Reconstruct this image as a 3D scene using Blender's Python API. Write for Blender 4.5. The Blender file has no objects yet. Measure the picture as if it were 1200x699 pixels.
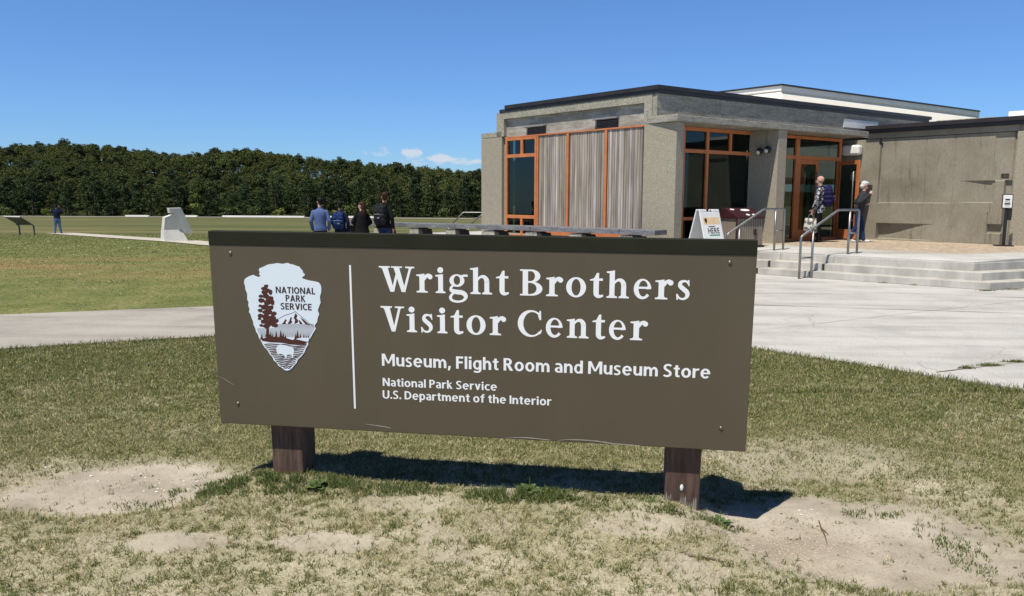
import bpy, bmesh, math, random
import numpy as np
from mathutils import Vector, Matrix
random.seed(11); rng = np.random.default_rng(5)
SC = bpy.context.scene
COL = SC.collection
R = math.radians

# ------------------------------------------------------------------ camera
FPX, HOR, HC = 900.0, 233.0, 1.6
roll = math.atan(.004); pit = math.atan((349.5-HOR)/FPX)
fw = Vector((0, math.cos(pit), -math.sin(pit))); r0 = Vector((1, 0, 0)); u0 = r0.cross(fw)
rt = (r0*math.cos(roll)+u0*math.sin(roll)).normalized(); up_ = rt.cross(fw)
cam = bpy.data.objects.new('camera', bpy.data.cameras.new('camera')); COL.objects.link(cam)
cam.matrix_world = Matrix((( rt.x, up_.x, -fw.x, 0), (rt.y, up_.y, -fw.y, 0), (rt.z, up_.z, -fw.z, HC), (0, 0, 0, 1)))
cam.data.sensor_width = 36; cam.data.lens = FPX/1200*36; cam.data.clip_start = .05; cam.data.clip_end = 5000
SC.camera = cam

def ramp(nodes, stops):
    r = nodes.new('ShaderNodeValToRGB'); e = r.color_ramp.elements
    while len(e) < len(stops): e.new(.5)
    for k, (p, c) in enumerate(stops):
        e[k].position = p; e[k].color = (c[0], c[1], c[2], 1)
    return r
# ------------------------------------------------------------------ light
SUN_EL, SHX, SHY = 64.5, .64, .77
sv = Vector((-SHX, -SHY, 0)).normalized()*math.cos(R(SUN_EL)); sv.z = math.sin(R(SUN_EL))
sun = bpy.data.objects.new('sun', bpy.data.lights.new('sun', 'SUN')); COL.objects.link(sun)
sun.data.energy = 5.0; sun.data.angle = R(.5); sun.data.color = (1, .94, .84)
sun.rotation_euler = sv.to_track_quat('Z', 'Y').to_euler()
W = bpy.data.worlds.new('World'); SC.world = W; W.use_nodes = True
nt = W.node_tree; N = nt.nodes; L = nt.links; N.clear()
wo = N.new('ShaderNodeOutputWorld'); bg = N.new('ShaderNodeBackground'); bg.inputs[1].default_value = .096
sky = N.new('ShaderNodeTexSky'); sky.sky_type = 'NISHITA'; sky.sun_disc = False
sky.sun_elevation = R(SUN_EL); sky.sun_rotation = math.atan2(sv.x, sv.y)
sky.altitude = 0; sky.air_density = 1.0; sky.dust_density = .0; sky.ozone_density = 5.0
# a few thin clouds low over the ridge
tc = N.new('ShaderNodeTexCoord'); sx = N.new('ShaderNodeSeparateXYZ'); L.new(tc.outputs['Generated'], sx.inputs[0])
def wm(op, a, b=None, c=None):
    n = N.new('ShaderNodeMath'); n.operation = op
    for i, v in enumerate((a, b, c)):
        if v is None: continue
        if isinstance(v, (int, float)): n.inputs[i].default_value = v
        else: L.new(v, n.inputs[i])
    return n.outputs[0]
yy = wm('MAXIMUM', sx.outputs[1], .05)
cu = wm('DIVIDE', sx.outputs[0], yy); cv = wm('DIVIDE', sx.outputs[2], yy)
tot = None
for (a, b, ra, rb, st) in ((-.128, .058, .017, .0075, 1.25), (-.090, .052, .022, .0065, 1.2), (-.17, .059, .045, .010, .5), (-.055, .047, .03, .006, .9), (-.115, .047, .06, .008, .55)):
    q = wm('ADD', wm('POWER', wm('ABSOLUTE', wm('DIVIDE', wm('SUBTRACT', cu, a), ra)), 2), wm('POWER', wm('ABSOLUTE', wm('DIVIDE', wm('SUBTRACT', cv, b), rb)), 2))
    m = wm('MULTIPLY', wm('MAXIMUM', wm('SUBTRACT', 1.0, q), 0), st)
    tot = m if tot is None else wm('ADD', tot, m)
cx = N.new('ShaderNodeCombineXYZ'); L.new(cu, cx.inputs[0]); L.new(wm('MULTIPLY', cv, 2.2), cx.inputs[1])
nz = N.new('ShaderNodeTexNoise'); nz.inputs['Scale'].default_value = 70; nz.inputs['Detail'].default_value = 5; nz.inputs['Roughness'].default_value = .6
L.new(cx.outputs[0], nz.inputs['Vector'])
cm = wm('MULTIPLY', wm('MINIMUM', wm('MAXIMUM', wm('MULTIPLY', wm('SUBTRACT', wm('ADD', nz.outputs[0], wm('MULTIPLY', tot, .45)), .68), 3.2), 0), .85), wm('MINIMUM', wm('MULTIPLY', tot, 2.5), 1))
mx = N.new('ShaderNodeMix'); mx.data_type = 'RGBA'; mx.inputs['B'].default_value = (6.4, 6.9, 7.7, 1)
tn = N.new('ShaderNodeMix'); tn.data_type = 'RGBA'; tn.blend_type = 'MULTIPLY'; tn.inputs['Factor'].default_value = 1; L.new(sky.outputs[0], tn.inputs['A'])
el_ = ramp(N, [(.0, (.52, .78, 1.14)), (.10, (.62, .87, 1.24)), (.24, (.70, .94, 1.28)), (.45, (.34, .44, .60)), (1, (.26, .34, .47))]); L.new(sx.outputs[2], el_.inputs[0]); L.new(el_.outputs[0], tn.inputs['B'])   # sky above the frame dimmed to cut the fill light
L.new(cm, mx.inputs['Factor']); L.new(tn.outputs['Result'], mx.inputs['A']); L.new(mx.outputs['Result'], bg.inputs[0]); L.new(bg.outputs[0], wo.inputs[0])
vs = SC.view_settings; vs.view_transform = 'Standard'; vs.look = 'None'; vs.exposure = .12; vs.gamma = 1; vs.use_curve_mapping = False

# ------------------------------------------------------------------ helpers
def new_mat(name):
    m = bpy.data.materials.new(name); m.use_nodes = True
    t = m.node_tree; return m, t.nodes, t.links, t.nodes['Principled BSDF']
def mat(name, c1, c2=None, scale=8, rough=.8, metal=0, stretch=(1, 1, 1), bump=0, bscale=None, lo=.35, hi=.65, detail=4, spec=.4, c3=None, fine=0):
    m, n, l, b = new_mat(name); b.inputs['Roughness'].default_value = rough; b.inputs['Metallic'].default_value = metal
    b.inputs['Specular IOR Level'].default_value = spec
    if c2 is None:
        b.inputs['Base Color'].default_value = (*c1, 1)
        if not bump: return m
    t = n.new('ShaderNodeTexCoord'); mp = n.new('ShaderNodeMapping'); mp.inputs['Scale'].default_value = stretch
    l.new(t.outputs['Object'], mp.inputs['Vector'])
    if c2 is not None:
        z = n.new('ShaderNodeTexNoise'); z.inputs['Scale'].default_value = scale; z.inputs['Detail'].default_value = detail; z.inputs['Roughness'].default_value = .65
        l.new(mp.outputs[0], z.inputs['Vector'])
        st = [(lo, c1), (hi, c2)] if c3 is None else [(lo, c1), ((lo+hi)/2, c2), (hi, c3)]
        r = ramp(n, st); l.new(z.outputs[0], r.inputs[0]); col = r.outputs[0]
        if fine:
            z2 = n.new('ShaderNodeTexNoise'); z2.inputs['Scale'].default_value = fine; z2.inputs['Detail'].default_value = 3; l.new(mp.outputs[0], z2.inputs['Vector'])
            r2 = ramp(n, [(.3, (.62, .62, .62)), (.7, (1.25, 1.25, 1.25))]); l.new(z2.outputs[0], r2.inputs[0])
            mm = n.new('ShaderNodeMix'); mm.data_type = 'RGBA'; mm.blend_type = 'MULTIPLY'; mm.inputs['Factor'].default_value = 1
            l.new(col, mm.inputs['A']); l.new(r2.outputs[0], mm.inputs['B']); col = mm.outputs['Result']
        l.new(col, b.inputs['Base Color'])
    if bump:
        z3 = n.new('ShaderNodeTexNoise'); z3.inputs['Scale'].default_value = bscale or scale*4; z3.inputs['Detail'].default_value = 4
        l.new(mp.outputs[0], z3.inputs['Vector']); bp = n.new('ShaderNodeBump'); bp.inputs['Strength'].default_value = bump; bp.inputs['Distance'].default_value = .02
        l.new(z3.outputs[0], bp.inputs['Height']); l.new(bp.outputs[0], b.inputs['Normal'])
    return m
def attr_mat(name, attr='col', rough=.85, spec=.3, trans=0):
    m, n, l, b = new_mat(name); b.inputs['Roughness'].default_value = rough; b.inputs['Specular IOR Level'].default_value = spec
    a = n.new('ShaderNodeAttribute'); a.attribute_name = attr; l.new(a.outputs['Color'], b.inputs['Base Color'])
    if trans:
        tr = n.new('ShaderNodeBsdfTranslucent'); l.new(a.outputs['Color'], tr.inputs[0]); mxs = n.new('ShaderNodeMixShader'); mxs.inputs[0].default_value = trans
        l.new(b.outputs[0], mxs.inputs[1]); l.new(tr.outputs[0], mxs.inputs[2]); l.new(mxs.outputs[0], n['Material Output'].inputs[0])
    return m
def link_obj(name, me, parent=None):
    o = bpy.data.objects.new(name, me); COL.objects.link(o)
    if parent is not None: o.parent = parent
    return o
def tag(o, label=None, cat=None, group=None, kind=None):
    if label: o['label'] = label
    if cat: o['category'] = cat
    if group: o['group'] = group
    if kind: o['kind'] = kind
    return o
def empty(name, loc, label, cat, group=None, rz=0):
    o = bpy.data.objects.new(name, None); COL.objects.link(o); o.location = loc; o.rotation_euler = (0, 0, rz); o.empty_display_size = .2
    return tag(o, label, cat, group)
class Frame:      # local axes: a along, n outward, z up
    def __init__(s, o, a, n, z=(0, 0, 1)): s.o, s.a, s.n, s.z = Vector(o), Vector(a), Vector(n), Vector(z)
    def __call__(s, a, n, z): return s.o+s.a*a+s.n*n+s.z*z
WORLD = Frame((0, 0, 0), (1, 0, 0), (0, 1, 0))
class MB:
    def __init__(s): s.v, s.f, s.m, s.c = [], [], [], []
    def box(s, fr, a0, a1, n0, n1, z0, z1, mi=0):
        k = len(s.v)
        for z in (z0, z1):
            for (a, n) in ((a0, n0), (a1, n0), (a1, n1), (a0, n1)): s.v.append(fr(a, n, z))
        for q in ((0, 3, 2, 1), (4, 5, 6, 7), (0, 1, 5, 4), (1, 2, 6, 5), (2, 3, 7, 6), (3, 0, 4, 7)): s.f.append([k+i for i in q]); s.m.append(mi)
        return s
    def prism(s, pts, d, mi=0):     # pts: 3d outline, d: extrusion vector
        k = len(s.v); n = len(pts); d = Vector(d)
        s.v += [Vector(p) for p in pts]+[Vector(p)+d for p in pts]
        s.f.append([k+i for i in range(n)][::-1]); s.m.append(mi); s.f.append([k+n+i for i in range(n)]); s.m.append(mi)
        for i in range(n): j = (i+1) % n; s.f.append([k+i, k+j, k+n+j, k+n+i]); s.m.append(mi)
        return s
    def face(s, pts, mi=0):
        k = len(s.v); s.v += [Vector(p) for p in pts]; s.f.append(list(range(k, k+len(pts)))); s.m.append(mi); return s
    def tube(s, pts, r, seg=8, mi=0, cap=True):
        pts = [Vector(p) for p in pts]; rs = r if isinstance(r, (list, tuple)) else [r]*len(pts); rings = []
        for i, p in enumerate(pts):
            d = (pts[min(i+1, len(pts)-1)]-pts[max(i-1, 0)]).normalized()
            x = d.orthogonal().normalized() if i == 0 else (lx-d*lx.dot(d)).normalized()
            lx = x; y = d.cross(x); k = len(s.v)
            for j in range(seg): t = 2*math.pi*j/seg; s.v.append(p+(x*math.cos(t)+y*math.sin(t))*rs[i])
            rings.append(k)
        for a, b in zip(rings, rings[1:]):
            for j in range(seg): s.f.append([a+j, a+(j+1) % seg, b+(j+1) % seg, b+j]); s.m.append(mi)
        if cap: s.f.append([rings[0]+j for j in range(seg)][::-1]); s.m.append(mi); s.f.append([rings[-1]+j for j in range(seg)]); s.m.append(mi)
        return s
    def ball(s, c, rx, ry=None, rz=None, seg=12, rings=8, mi=0, rot=None):
        ry = ry or rx; rz = rz or rx; k = len(s.v); c = Vector(c)
        for i in range(rings+1):
            ph = math.pi*i/rings
            for j in range(seg):
                t = 2*math.pi*j/seg; q = Vector((rx*math.sin(ph)*math.cos(t), ry*math.sin(ph)*math.sin(t), -rz*math.cos(ph)))
                s.v.append(c+(rot @ q if rot else q))
        for i in range(rings):
            for j in range(seg): s.f.append([k+i*seg+j, k+i*seg+(j+1) % seg, k+(i+1)*seg+(j+1) % seg, k+(i+1)*seg+j]); s.m.append(mi)
        return s
    def build(s, name, mats, parent=None, smooth=False, origin=None, bevel=0):
        me = bpy.data.meshes.new(name)
        o0 = Vector(origin) if origin is not None else (Vector((0, 0, 0)))
        me.from_pydata([tuple(v-o0) for v in s.v], [], s.f)
        for m in (mats if isinstance(mats, (list, tuple)) else [mats]): me.materials.append(m)
        me.polygons.foreach_set('material_index', s.m)
        if smooth: me.polygons.foreach_set('use_smooth', [True]*len(me.polygons))
        me.update(); me.validate()
        o = link_obj(name, me, parent)
        if origin is not None: o.location = o0
        if bevel:
            b = o.modifiers.new('bevel', 'BEVEL'); b.width = bevel; b.segments = 2; b.limit_method = 'ANGLE'; b.angle_limit = R(40)
        return o
def at_root(root, *pts): return [Vector(p)-root.location for p in pts]

def smooth(a, b, x):
    t = np.clip((np.asarray(x, float)-a)/(b-a), 0, 1); return t*t*(3-2*t)
_lat = np.random.default_rng(77).random((256, 256))
def vnoise(x, y):
    x = np.asarray(x, float); y = np.asarray(y, float); xi = np.floor(x).astype(int); yi = np.floor(y).astype(int)
    fx = x-xi; fy = y-yi; fx = fx*fx*(3-2*fx); fy = fy*fy*(3-2*fy); g = lambda a, b: _lat[a & 255, b & 255]
    return (g(xi, yi)*(1-fx)+g(xi+1, yi)*fx)*(1-fy)+(g(xi, yi+1)*(1-fx)+g(xi+1, yi+1)*fx)*fy
def fbm(x, y, o=4):
    s = 0; a = .5
    for k in range(o): s = s+a*vnoise(x*2**k+17.3*k, y*2**k+5.1*k); a *= .5
    return s/(1-.5**o)

# ------------------------------------------------------------------ terrain
PLA = Vector((5.28, 16.40, 0)); SDIR = Vector((.7506, -.6607, 0))       # front line of the steps
def ell(x, y, cx, cy, rx, ry, jag=.25):
    q = np.sqrt(((x-cx)/rx)**2+((y-cy)/ry)**2)+jag*(fbm(x*3.1+3, y*3.1, 4)-.5)*2
    return 1-smooth(.72, 1.12, q)
def zground(x, y):
    x = np.asarray(x, float); y = np.asarray(y, float)
    w = 1-smooth(-9, 2, x)
    z = -.0160*np.maximum(0, y-12)*w
    d = np.maximum(0, y-40); z = z-.002*d*w
    # wooded ridge beyond the field
    u = x/np.maximum(y, 1)
    hill = smooth(202, 262, y)*np.interp(u, [-.75, -.62, -.55, -.5, -.445, -.37, -.333, -.25, -.167, -.098, -.044, .1, .4], [15.6, 16.4, 16.8, 15.6, 13.4, 14.6, 14.6, 12.4, 10.1, 9.0, 8.0, 6.2, 4])
    z = z+hill*(y > 190)
    near = (1-smooth(9, 14, y))
    z = z+near*(.055*np.exp(-(((x+1.25)/.5)**2+((y-4.25)/.28)**2)) + .03*np.exp(-(((x-.2)/1.0)**2+((y-3.98)/.16)**2))
        - .085*ell(x, y, 1.80, 3.85, .88, .85, .1) + .02*np.exp(-(((x-.9)/.25)**2+((y-3.85)/.2)**2)) - .05*ell(x, y, -2.3, 4.2, .78, .5, .1))
    z = z+near*(.022*(fbm(x*2.2, y*2.2, 4)-.5)+.012*(fbm(x*11, y*11, 3)-.5))
    return z
def bareness(x, y):
    b = np.maximum(ell(x, y, 1.72, 3.62, .84, .60), ell(x, y, -2.25, 4.22, .72, .46))
    b = np.maximum(b, .9*ell(x, y, -1.55, 3.42, .30, .12)); b = np.maximum(b, .9*ell(x, y, -.85, 3.42, .34, .13))
    b = np.maximum(b, .75*ell(x, y, .75, 3.62, .5, .16)); b = np.maximum(b, .6*ell(x, y, 1.9, 4.75, .8, .35)); b = np.maximum(b, .6*ell(x, y, -.55, 3.85, .3, .12))
    return b
CONC = [(-30, 3.2), (-12, 5.6), (-8, 7.0), (-5.39, 7.95), (-4.3, 8.42), (-3.43, 8.75), (-2, 9.05), (0, 9.1), (1.5, 8.75), (2.62, 8.12), (3.36, 7.40), (3.86, 6.80), (4.35, 6.37), (5.2, 5.3), (6.5, 3.4), (8, 1.0), (10, -2), (40, -2), (40, 18), (13, 15.5), (8.6, 13.7), (5.4, 16.6), (2.6, 18.9), (-.4, 20.4), (-3.2, 21.3), (-5.0, 21.9), (-5.3, 20.2), (-2.6, 18.9), (-1.0, 17.2), (-1.2, 14.5), (-2.4, 12.4), (-4.42, 11.2), (-6.94, 10.3), (-10, 9.0), (-14, 7.4), (-30, 4.9)]
def inpoly(x, y, poly):
    x = np.asarray(x, float); y = np.asarray(y, float); r = np.zeros(x.shape, bool); n = len(poly)
    for i in range(n):
        x0, y0 = poly[i]; x1, y1 = poly[(i+1) % n]
        if y0 == y1: continue
        c = ((y0 > y) != (y1 > y)) & (x < (x1-x0)*(y-y0)/(y1-y0)+x0); r ^= c
    return r
def soft_in(x, y, poly, j=.05):
    return inpoly(x+j*(fbm(x*9, y*9, 2)-.5)*2, y+j*(fbm(x*9+40, y*9, 2)-.5)*2, poly)

def grid_mesh(name, X, Y, Z, material, attrs=None):
    h, w = X.shape; me = bpy.data.meshes.new(name)
    me.vertices.add(h*w); me.vertices.foreach_set('co', np.stack([X, Y, Z], -1).reshape(-1).astype(np.float32))
    i = np.arange(h*w).reshape(h, w); q = np.stack([i[:-1, :-1], i[:-1, 1:], i[1:, 1:], i[1:, :-1]], -1).reshape(-1, 4)
    me.loops.add(q.size); me.loops.foreach_set('vertex_index', q.reshape(-1).astype(np.int32))
    me.polygons.add(len(q)); me.polygons.foreach_set('loop_start', (np.arange(len(q))*4).astype(np.int32)); me.polygons.foreach_set('use_smooth', np.ones(len(q), bool))
    for k, v in (attrs or {}).items():
        a = me.attributes.new(k, 'FLOAT', 'POINT'); a.data.foreach_set('value', v.reshape(-1).astype(np.float32))
    me.materials.append(material); me.update(); me.validate(); return link_obj(name, me)

def ground_material():
    m, n, l, b = new_mat('turf_and_sand'); b.inputs['Roughness'].default_value = .95; b.inputs['Specular IOR Level'].default_value = .1
    g = n.new('ShaderNodeNewGeometry'); sp = n.new('ShaderNodeSeparateXYZ'); l.new(g.outputs['Position'], sp.inputs[0])
    def noise(sc, det=4, st=(1, 1, 1), ro=.6):
        mp = n.new('ShaderNodeMapping'); mp.inputs['Scale'].default_value = st; l.new(g.outputs['Position'], mp.inputs['Vector'])
        z = n.new('ShaderNodeTexNoise'); z.inputs['Scale'].default_value = sc; z.inputs['Detail'].default_value = det; z.inputs['Roughness'].default_value = ro
        l.new(mp.outputs[0], z.inputs['Vector']); return z.outputs[0]
    def rp(v, stops): r = ramp(n, stops); l.new(v, r.inputs[0]); return r.outputs[0]
    def mix(f, a, b_, mode='MIX'):
        x = n.new('ShaderNodeMix'); x.data_type = 'RGBA'; x.blend_type = mode
        for s, v in (('Factor', f), ('A', a), ('B', b_)):
            if isinstance(v, (int, float)): x.inputs[s].default_value = v
            elif isinstance(v, tuple): x.inputs[s].default_value = (*v, 1)
            else: l.new(v, x.inputs[s])
        return x.outputs['Result']
    def mr(v, a, b_):
        x = n.new('ShaderNodeMapRange'); x.inputs['From Min'].default_value = a; x.inputs['From Max'].default_value = b_; l.new(v, x.inputs['Value']); return x.outputs[0]
    sand = rp(noise(3.2, 6), [(.3, (.30, .262, .205)), (.5, (.41, .366, .292)), (.7, (.50, .452, .37))])
    sand = mix(.55, sand, rp(noise(170, 3), [(.35, (.62, .6, .58)), (.5, (1, 1, 1)), (.68, (1.18, 1.16, 1.12))]), 'MULTIPLY')
    sand = mix(rp(noise(60, 4), [(.62, (0, 0, 0)), (.72, (.55, .55, .55))]), sand, (.17, .135, .10))
    that = rp(noise(110, 5, (1, 1, 1), .75), [(.34, (.20, .178, .112)), (.46, (.41, .37, .27)), (.62, (.62, .565, .44))])
    grw = n.new('ShaderNodeMath'); grw.operation = 'MULTIPLY'; l.new(mr(noise(1.3, 5), .30, .52), grw.inputs[0]); l.new(mr(sp.outputs[1], 2.3, 4.6), grw.inputs[1])
    that = mix(grw.outputs[0], that, rp(noise(75, 5, (1, 1, 1), .75), [(.36, (.085, .095, .034)), (.5, (.175, .175, .078)), (.64, (.33, .30, .17))]))
    at = n.new('ShaderNodeAttribute'); at.attribute_name = 'bare'
    near = mix(at.outputs['Fac'], that, sand)
    # lawn and field further out
    f1 = rp(noise(.9, 5), [(.30, (.110, .132, .042)), (.5, (.150, .165, .058)), (.7, (.215, .205, .088))])
    f1 = mix(.75, f1, rp(noise(14, 5, (1, .45, 1)), [(.3, (.55, .55, .5)), (.5, (1, 1, 1)), (.7, (1.4, 1.35, 1.2))]), 'MULTIPLY')
    tan = rp(noise(.35, 5, (.45, 1, 1)), [(.40, (0, 0, 0)), (.56, (1, 1, 1))])
    band = rp(mr(sp.outputs[1], 12, 32), [(.12, (0, 0, 0)), (.32, (.8, .8, .8)), (.45, (.8, .8, .8)), (.62, (0, 0, 0))])
    tb = n.new('ShaderNodeMix'); tb.data_type = 'RGBA'; tb.blend_type = 'MULTIPLY'; tb.inputs['Factor'].default_value = 1; l.new(tan, tb.inputs['A']); l.new(band, tb.inputs['B'])
    f1 = mix(tb.outputs['Result'], f1, (.26, .175, .085))
    fld = rp(noise(.05, 4, (.25, 1.6, 1)), [(.35, (.090, .105, .040)), (.47, (.115, .125, .050)), (.52, (.165, .150, .070)), (.60, (.105, .115, .045)), (.7, (.145, .130, .062))])
    wv = n.new('ShaderNodeTexWave'); wv.bands_direction = 'Y'; wv.inputs['Scale'].default_value = .035; wv.inputs['Distortion'].default_value = 3; wv.inputs['Detail'].default_value = 3; wv.inputs['Detail Scale'].default_value = .4; l.new(g.outputs['Position'], wv.inputs['Vector'])
    fld = mix(.55, fld, rp(wv.outputs['Fac'], [(.25, (.80, .86, .78)), (.5, (1, 1, 1)), (.8, (1.35, 1.22, 1.15))]), 'MULTIPLY')
    fld = mix(.5, fld, rp(noise(.9, 5, (.5, 1, 1)), [(.3, (.6, .6, .6)), (.7, (1.3, 1.3, 1.3))]), 'MULTIPLY')
    far = mix(mr(sp.outputs[1], 34, 46), f1, fld)
    far = mix(mr(sp.outputs[1], 188, 196), far, (.030, .036, .013))
    ds = n.new('ShaderNodeMath'); ds.operation = 'ADD'; l.new(sp.outputs[1], ds.inputs[0])
    z0 = n.new('ShaderNodeMath'); z0.operation = 'MULTIPLY'; z0.inputs[1].default_value = 1.6; l.new(noise(1.1, 3), z0.inputs[0]); l.new(z0.outputs[0], ds.inputs[1])
    l.new(mix(mr(ds.outputs[0], 6.3, 8.4), near, far), b.inputs['Base Color'])
    bp = n.new('ShaderNodeBump'); bp.inputs['Strength'].default_value = .5; bp.inputs['Distance'].default_value = .008; l.new(noise(140, 5), bp.inputs['Height']); l.new(bp.outputs[0], b.inputs['Normal'])
    return m
rows = np.concatenate([np.linspace(-3, 2.2, 60)[:-1], np.linspace(2.2, 5.4, 330)[:-1], 5.4*np.exp(np.linspace(0, math.log(600/5.4), 420))])
us = np.concatenate([np.linspace(-2.2, -.68, 60)[:-1], np.linspace(-.68, .68, 640)[:-1], np.linspace(.68, 2.2, 60)])
GX = us[None, :]*(rows[:, None]+3.6); GY = np.repeat(rows[:, None], len(us), 1)
GZ = zground(GX, GY); GB = np.zeros_like(GX); nr = GY < 12
sc_ = smooth(.54, .70, fbm(GX*2.6, GY*2.6, 5))*(1-.75*smooth(3.9, 5.2, GY))
GB = np.where(nr, np.maximum(bareness(GX, GY), .8*sc_), 0)
inC = inpoly(GX, GY, CONC); GZ = np.where(inC, GZ-.06, GZ)
ground = grid_mesh('ground', GX, GY, GZ, ground_material(), {'bare': GB}); tag(ground, kind='structure')

# concrete walk
def concrete_mat(name, base, joints=None, warm=0, rough=.9):
    m, n, l, b = new_mat(name); b.inputs['Roughness'].default_value = rough; b.inputs['Specular IOR Level'].default_value = .2
    g = n.new('ShaderNodeNewGeometry')
    def noise(sc, det=5):
        z = n.new('ShaderNodeTexNoise'); z.inputs['Scale'].default_value = sc; z.inputs['Detail'].default_value = det; z.inputs['Roughness'].default_value = .65; l.new(g.outputs['Position'], z.inputs['Vector']); return z.outputs[0]
    c = lambda k: (base[0]*k, base[1]*k, base[2]*k)
    r = ramp(n, [(.3, c(.80)), (.5, c(1)), (.7, c(1.1))]); l.new(noise(.9, 6), r.inputs[0]); col = r.outputs[0]
    r2 = ramp(n, [(.3, (.78, .78, .77)), (.5, (1, 1, 1)), (.7, (1.12, 1.12, 1.12))]); l.new(noise(60, 4), r2.inputs[0])
    x = n.new('ShaderNodeMix'); x.data_type = 'RGBA'; x.blend_type = 'MULTIPLY'; x.inputs['Factor'].default_value = 1; l.new(col, x.inputs['A']); l.new(r2.outputs[0], x.inputs['B']); col = x.outputs['Result']
    mp_ = n.new('ShaderNodeMapping'); mp_.inputs['Rotation'].default_value = (0, 0, .9); mp_.inputs['Scale'].default_value = (.25, 2.2, 1); l.new(g.outputs['Position'], mp_.inputs['Vector'])
    zz = n.new('ShaderNodeTexNoise'); zz.inputs['Scale'].default_value = 1.1; zz.inputs['Detail'].default_value = 6; l.new(mp_.outputs[0], zz.inputs['Vector'])
    r3 = ramp(n, [(.33, (.80, .79, .77)), (.5, (1, 1, 1)), (.68, (1.06, 1.06, 1.06))]); l.new(zz.outputs[0], r3.inputs[0])
    vo = n.new('ShaderNodeTexVoronoi'); vo.feature = 'DISTANCE_TO_EDGE'; vo.inputs['Scale'].default_value = .55; nv = n.new('ShaderNodeMix'); nv.data_type = 'RGBA'; nv.inputs['Factor'].default_value = .12
    zw = n.new('ShaderNodeTexNoise'); zw.inputs['Scale'].default_value = 2.5; zw.inputs['Detail'].default_value = 4; l.new(g.outputs['Position'], zw.inputs['Vector']); l.new(g.outputs['Position'], nv.inputs['A']); l.new(zw.outputs['Color'], nv.inputs['B']); l.new(nv.outputs['Result'], vo.inputs['Vector'])
    r4 = ramp(n, [(.0, (.62, .60, .57)), (.0045, (1, 1, 1))]); l.new(vo.outputs['Distance'], r4.inputs[0])
    for rr in (r3, r4):
        x = n.new('ShaderNodeMix'); x.data_type = 'RGBA'; x.blend_type = 'MULTIPLY'; x.inputs['Factor'].default_value = 1 if rr is r3 else joints or 0; l.new(col, x.inputs['A']); l.new(rr.outputs[0], x.inputs['B']); col = x.outputs['Result']
    l.new(col, b.inputs['Base Color'])
    bp = n.new('ShaderNodeBump'); bp.inputs['Strength'].default_value = .3; bp.inputs['Distance'].default_value = .01; l.new(noise(90, 3), bp.inputs['Height']); l.new(bp.outputs[0], b.inputs['Normal'])
    return m
M = {}
M['walk'] = concrete_mat('walk_concrete', (.485, .475, .445), .5); M['walk2'] = concrete_mat('exposed_walk', (.37, .345, .305))
M['joint'] = mat('joint_dark', (.20, .18, .15), (.10, .10, .05), 14, .95)  # dark brown to olive colour of the pavement joints
M['step'] = mat('step_concrete', (.36, .345, .305), (.52, .50, .45), 1.6, .9, stretch=(1.5, 1.5, .6), lo=.36, hi=.60, detail=6)
M['tanagg'] = mat('tan_aggregate', (.33, .26, .185), (.54, .445, .335), 38, .95, bump=.4, bscale=80, fine=9)
def densify(poly, step=.25):
    out = []
    for i in range(len(poly)):
        a = Vector(poly[i]); b = Vector(poly[(i+1) % len(poly)]); k = max(1, int((b-a).length/step))
        for j in range(k): out.append(a.lerp(b, j/k))
    return out
def slab(name, poly, ztop, thick, material, zf=None, dens=0, parent=None):
    pts = densify(poly, dens) if dens else [Vector(p) for p in poly]
    from mathutils.geometry import delaunay_2d_cdt
    bm = bmesh.new(); P2 = [Vector((p[0], p[1])) for p in pts]; nb = len(P2)
    ins = []
    for gx in np.arange(min(p.x for p in P2), max(p.x for p in P2), 1.0):
        for gy in np.arange(min(p.y for p in P2), max(p.y for p in P2), 1.0):
            if inpoly(np.array([gx]), np.array([gy]), [(p.x, p.y) for p in P2])[0]: ins.append(Vector((float(gx), float(gy))))
    r_ = delaunay_2d_cdt(P2+ins, [], [list(range(nb))], 1, 1e-5)
    vs_ = [bm.verts.new((p.x, p.y, ztop+(zf(p.x, p.y) if zf else 0))) for p in r_[0]]
    for t_ in r_[2]:
        f = bm.faces.new([vs_[i] for i in t_]); f.normal_update()
        if f.normal.z < 0: f.normal_flip()
    ex_ = bmesh.ops.extrude_edge_only(bm, edges=[e for e in bm.edges if e.is_boundary]); bmesh.ops.translate(bm, vec=(0, 0, -thick), verts=[v for v in ex_['geom'] if isinstance(v, bmesh.types.BMVert)])
    bmesh.ops.recalc_face_normals(bm, faces=bm.faces[:])
    me = bpy.data.meshes.new(name); bm.to_mesh(me); bm.free(); me.materials.append(material); return link_obj(name, me, parent)
walk = slab('concrete_walk', CONC, .012, .1, M['walk'], zf=lambda x, y: float(-.0160*max(0, y-12)*(1-smooth(-9, 2, x))), dens=.3); tag(walk, kind='structure')
walk.data.materials.append(M['walk2'])
for p in walk.data.polygons:
    c = p.center
    if c.x < -2.2 and c.y < 15: p.material_index = 1
jm = MB()
def joint(a, b, w=.012, z=.0165):
    a = Vector((*a, 0)); b = Vector((*b, 0)); d = (b-a).normalized(); p = Vector((-d.y, d.x, 0)); k = 14; pts = []
    L_ = []; R_ = []
    for i in range(k+1):
        q = a.lerp(b, i/k); ww = w*random.uniform(.25, 1.2); j = random.uniform(-.006, .006)
        L_.append(q+p*(ww/2+j)+Vector((0, 0, z))); R_.append(q-p*(ww/2-j)+Vector((0, 0, z)))
    for i in range(k): jm.face([R_[i], R_[i+1], L_[i+1], L_[i]])
joint((3.95, 7.0), (6.2, 7.95), .02); joint((2.1, 11.9), (9.2, 10.35), .022); joint((3.2, 14.2), (10.5, 11.9), .02); joint((2.2, 8.8), (6.6, 11.3), .008)
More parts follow.
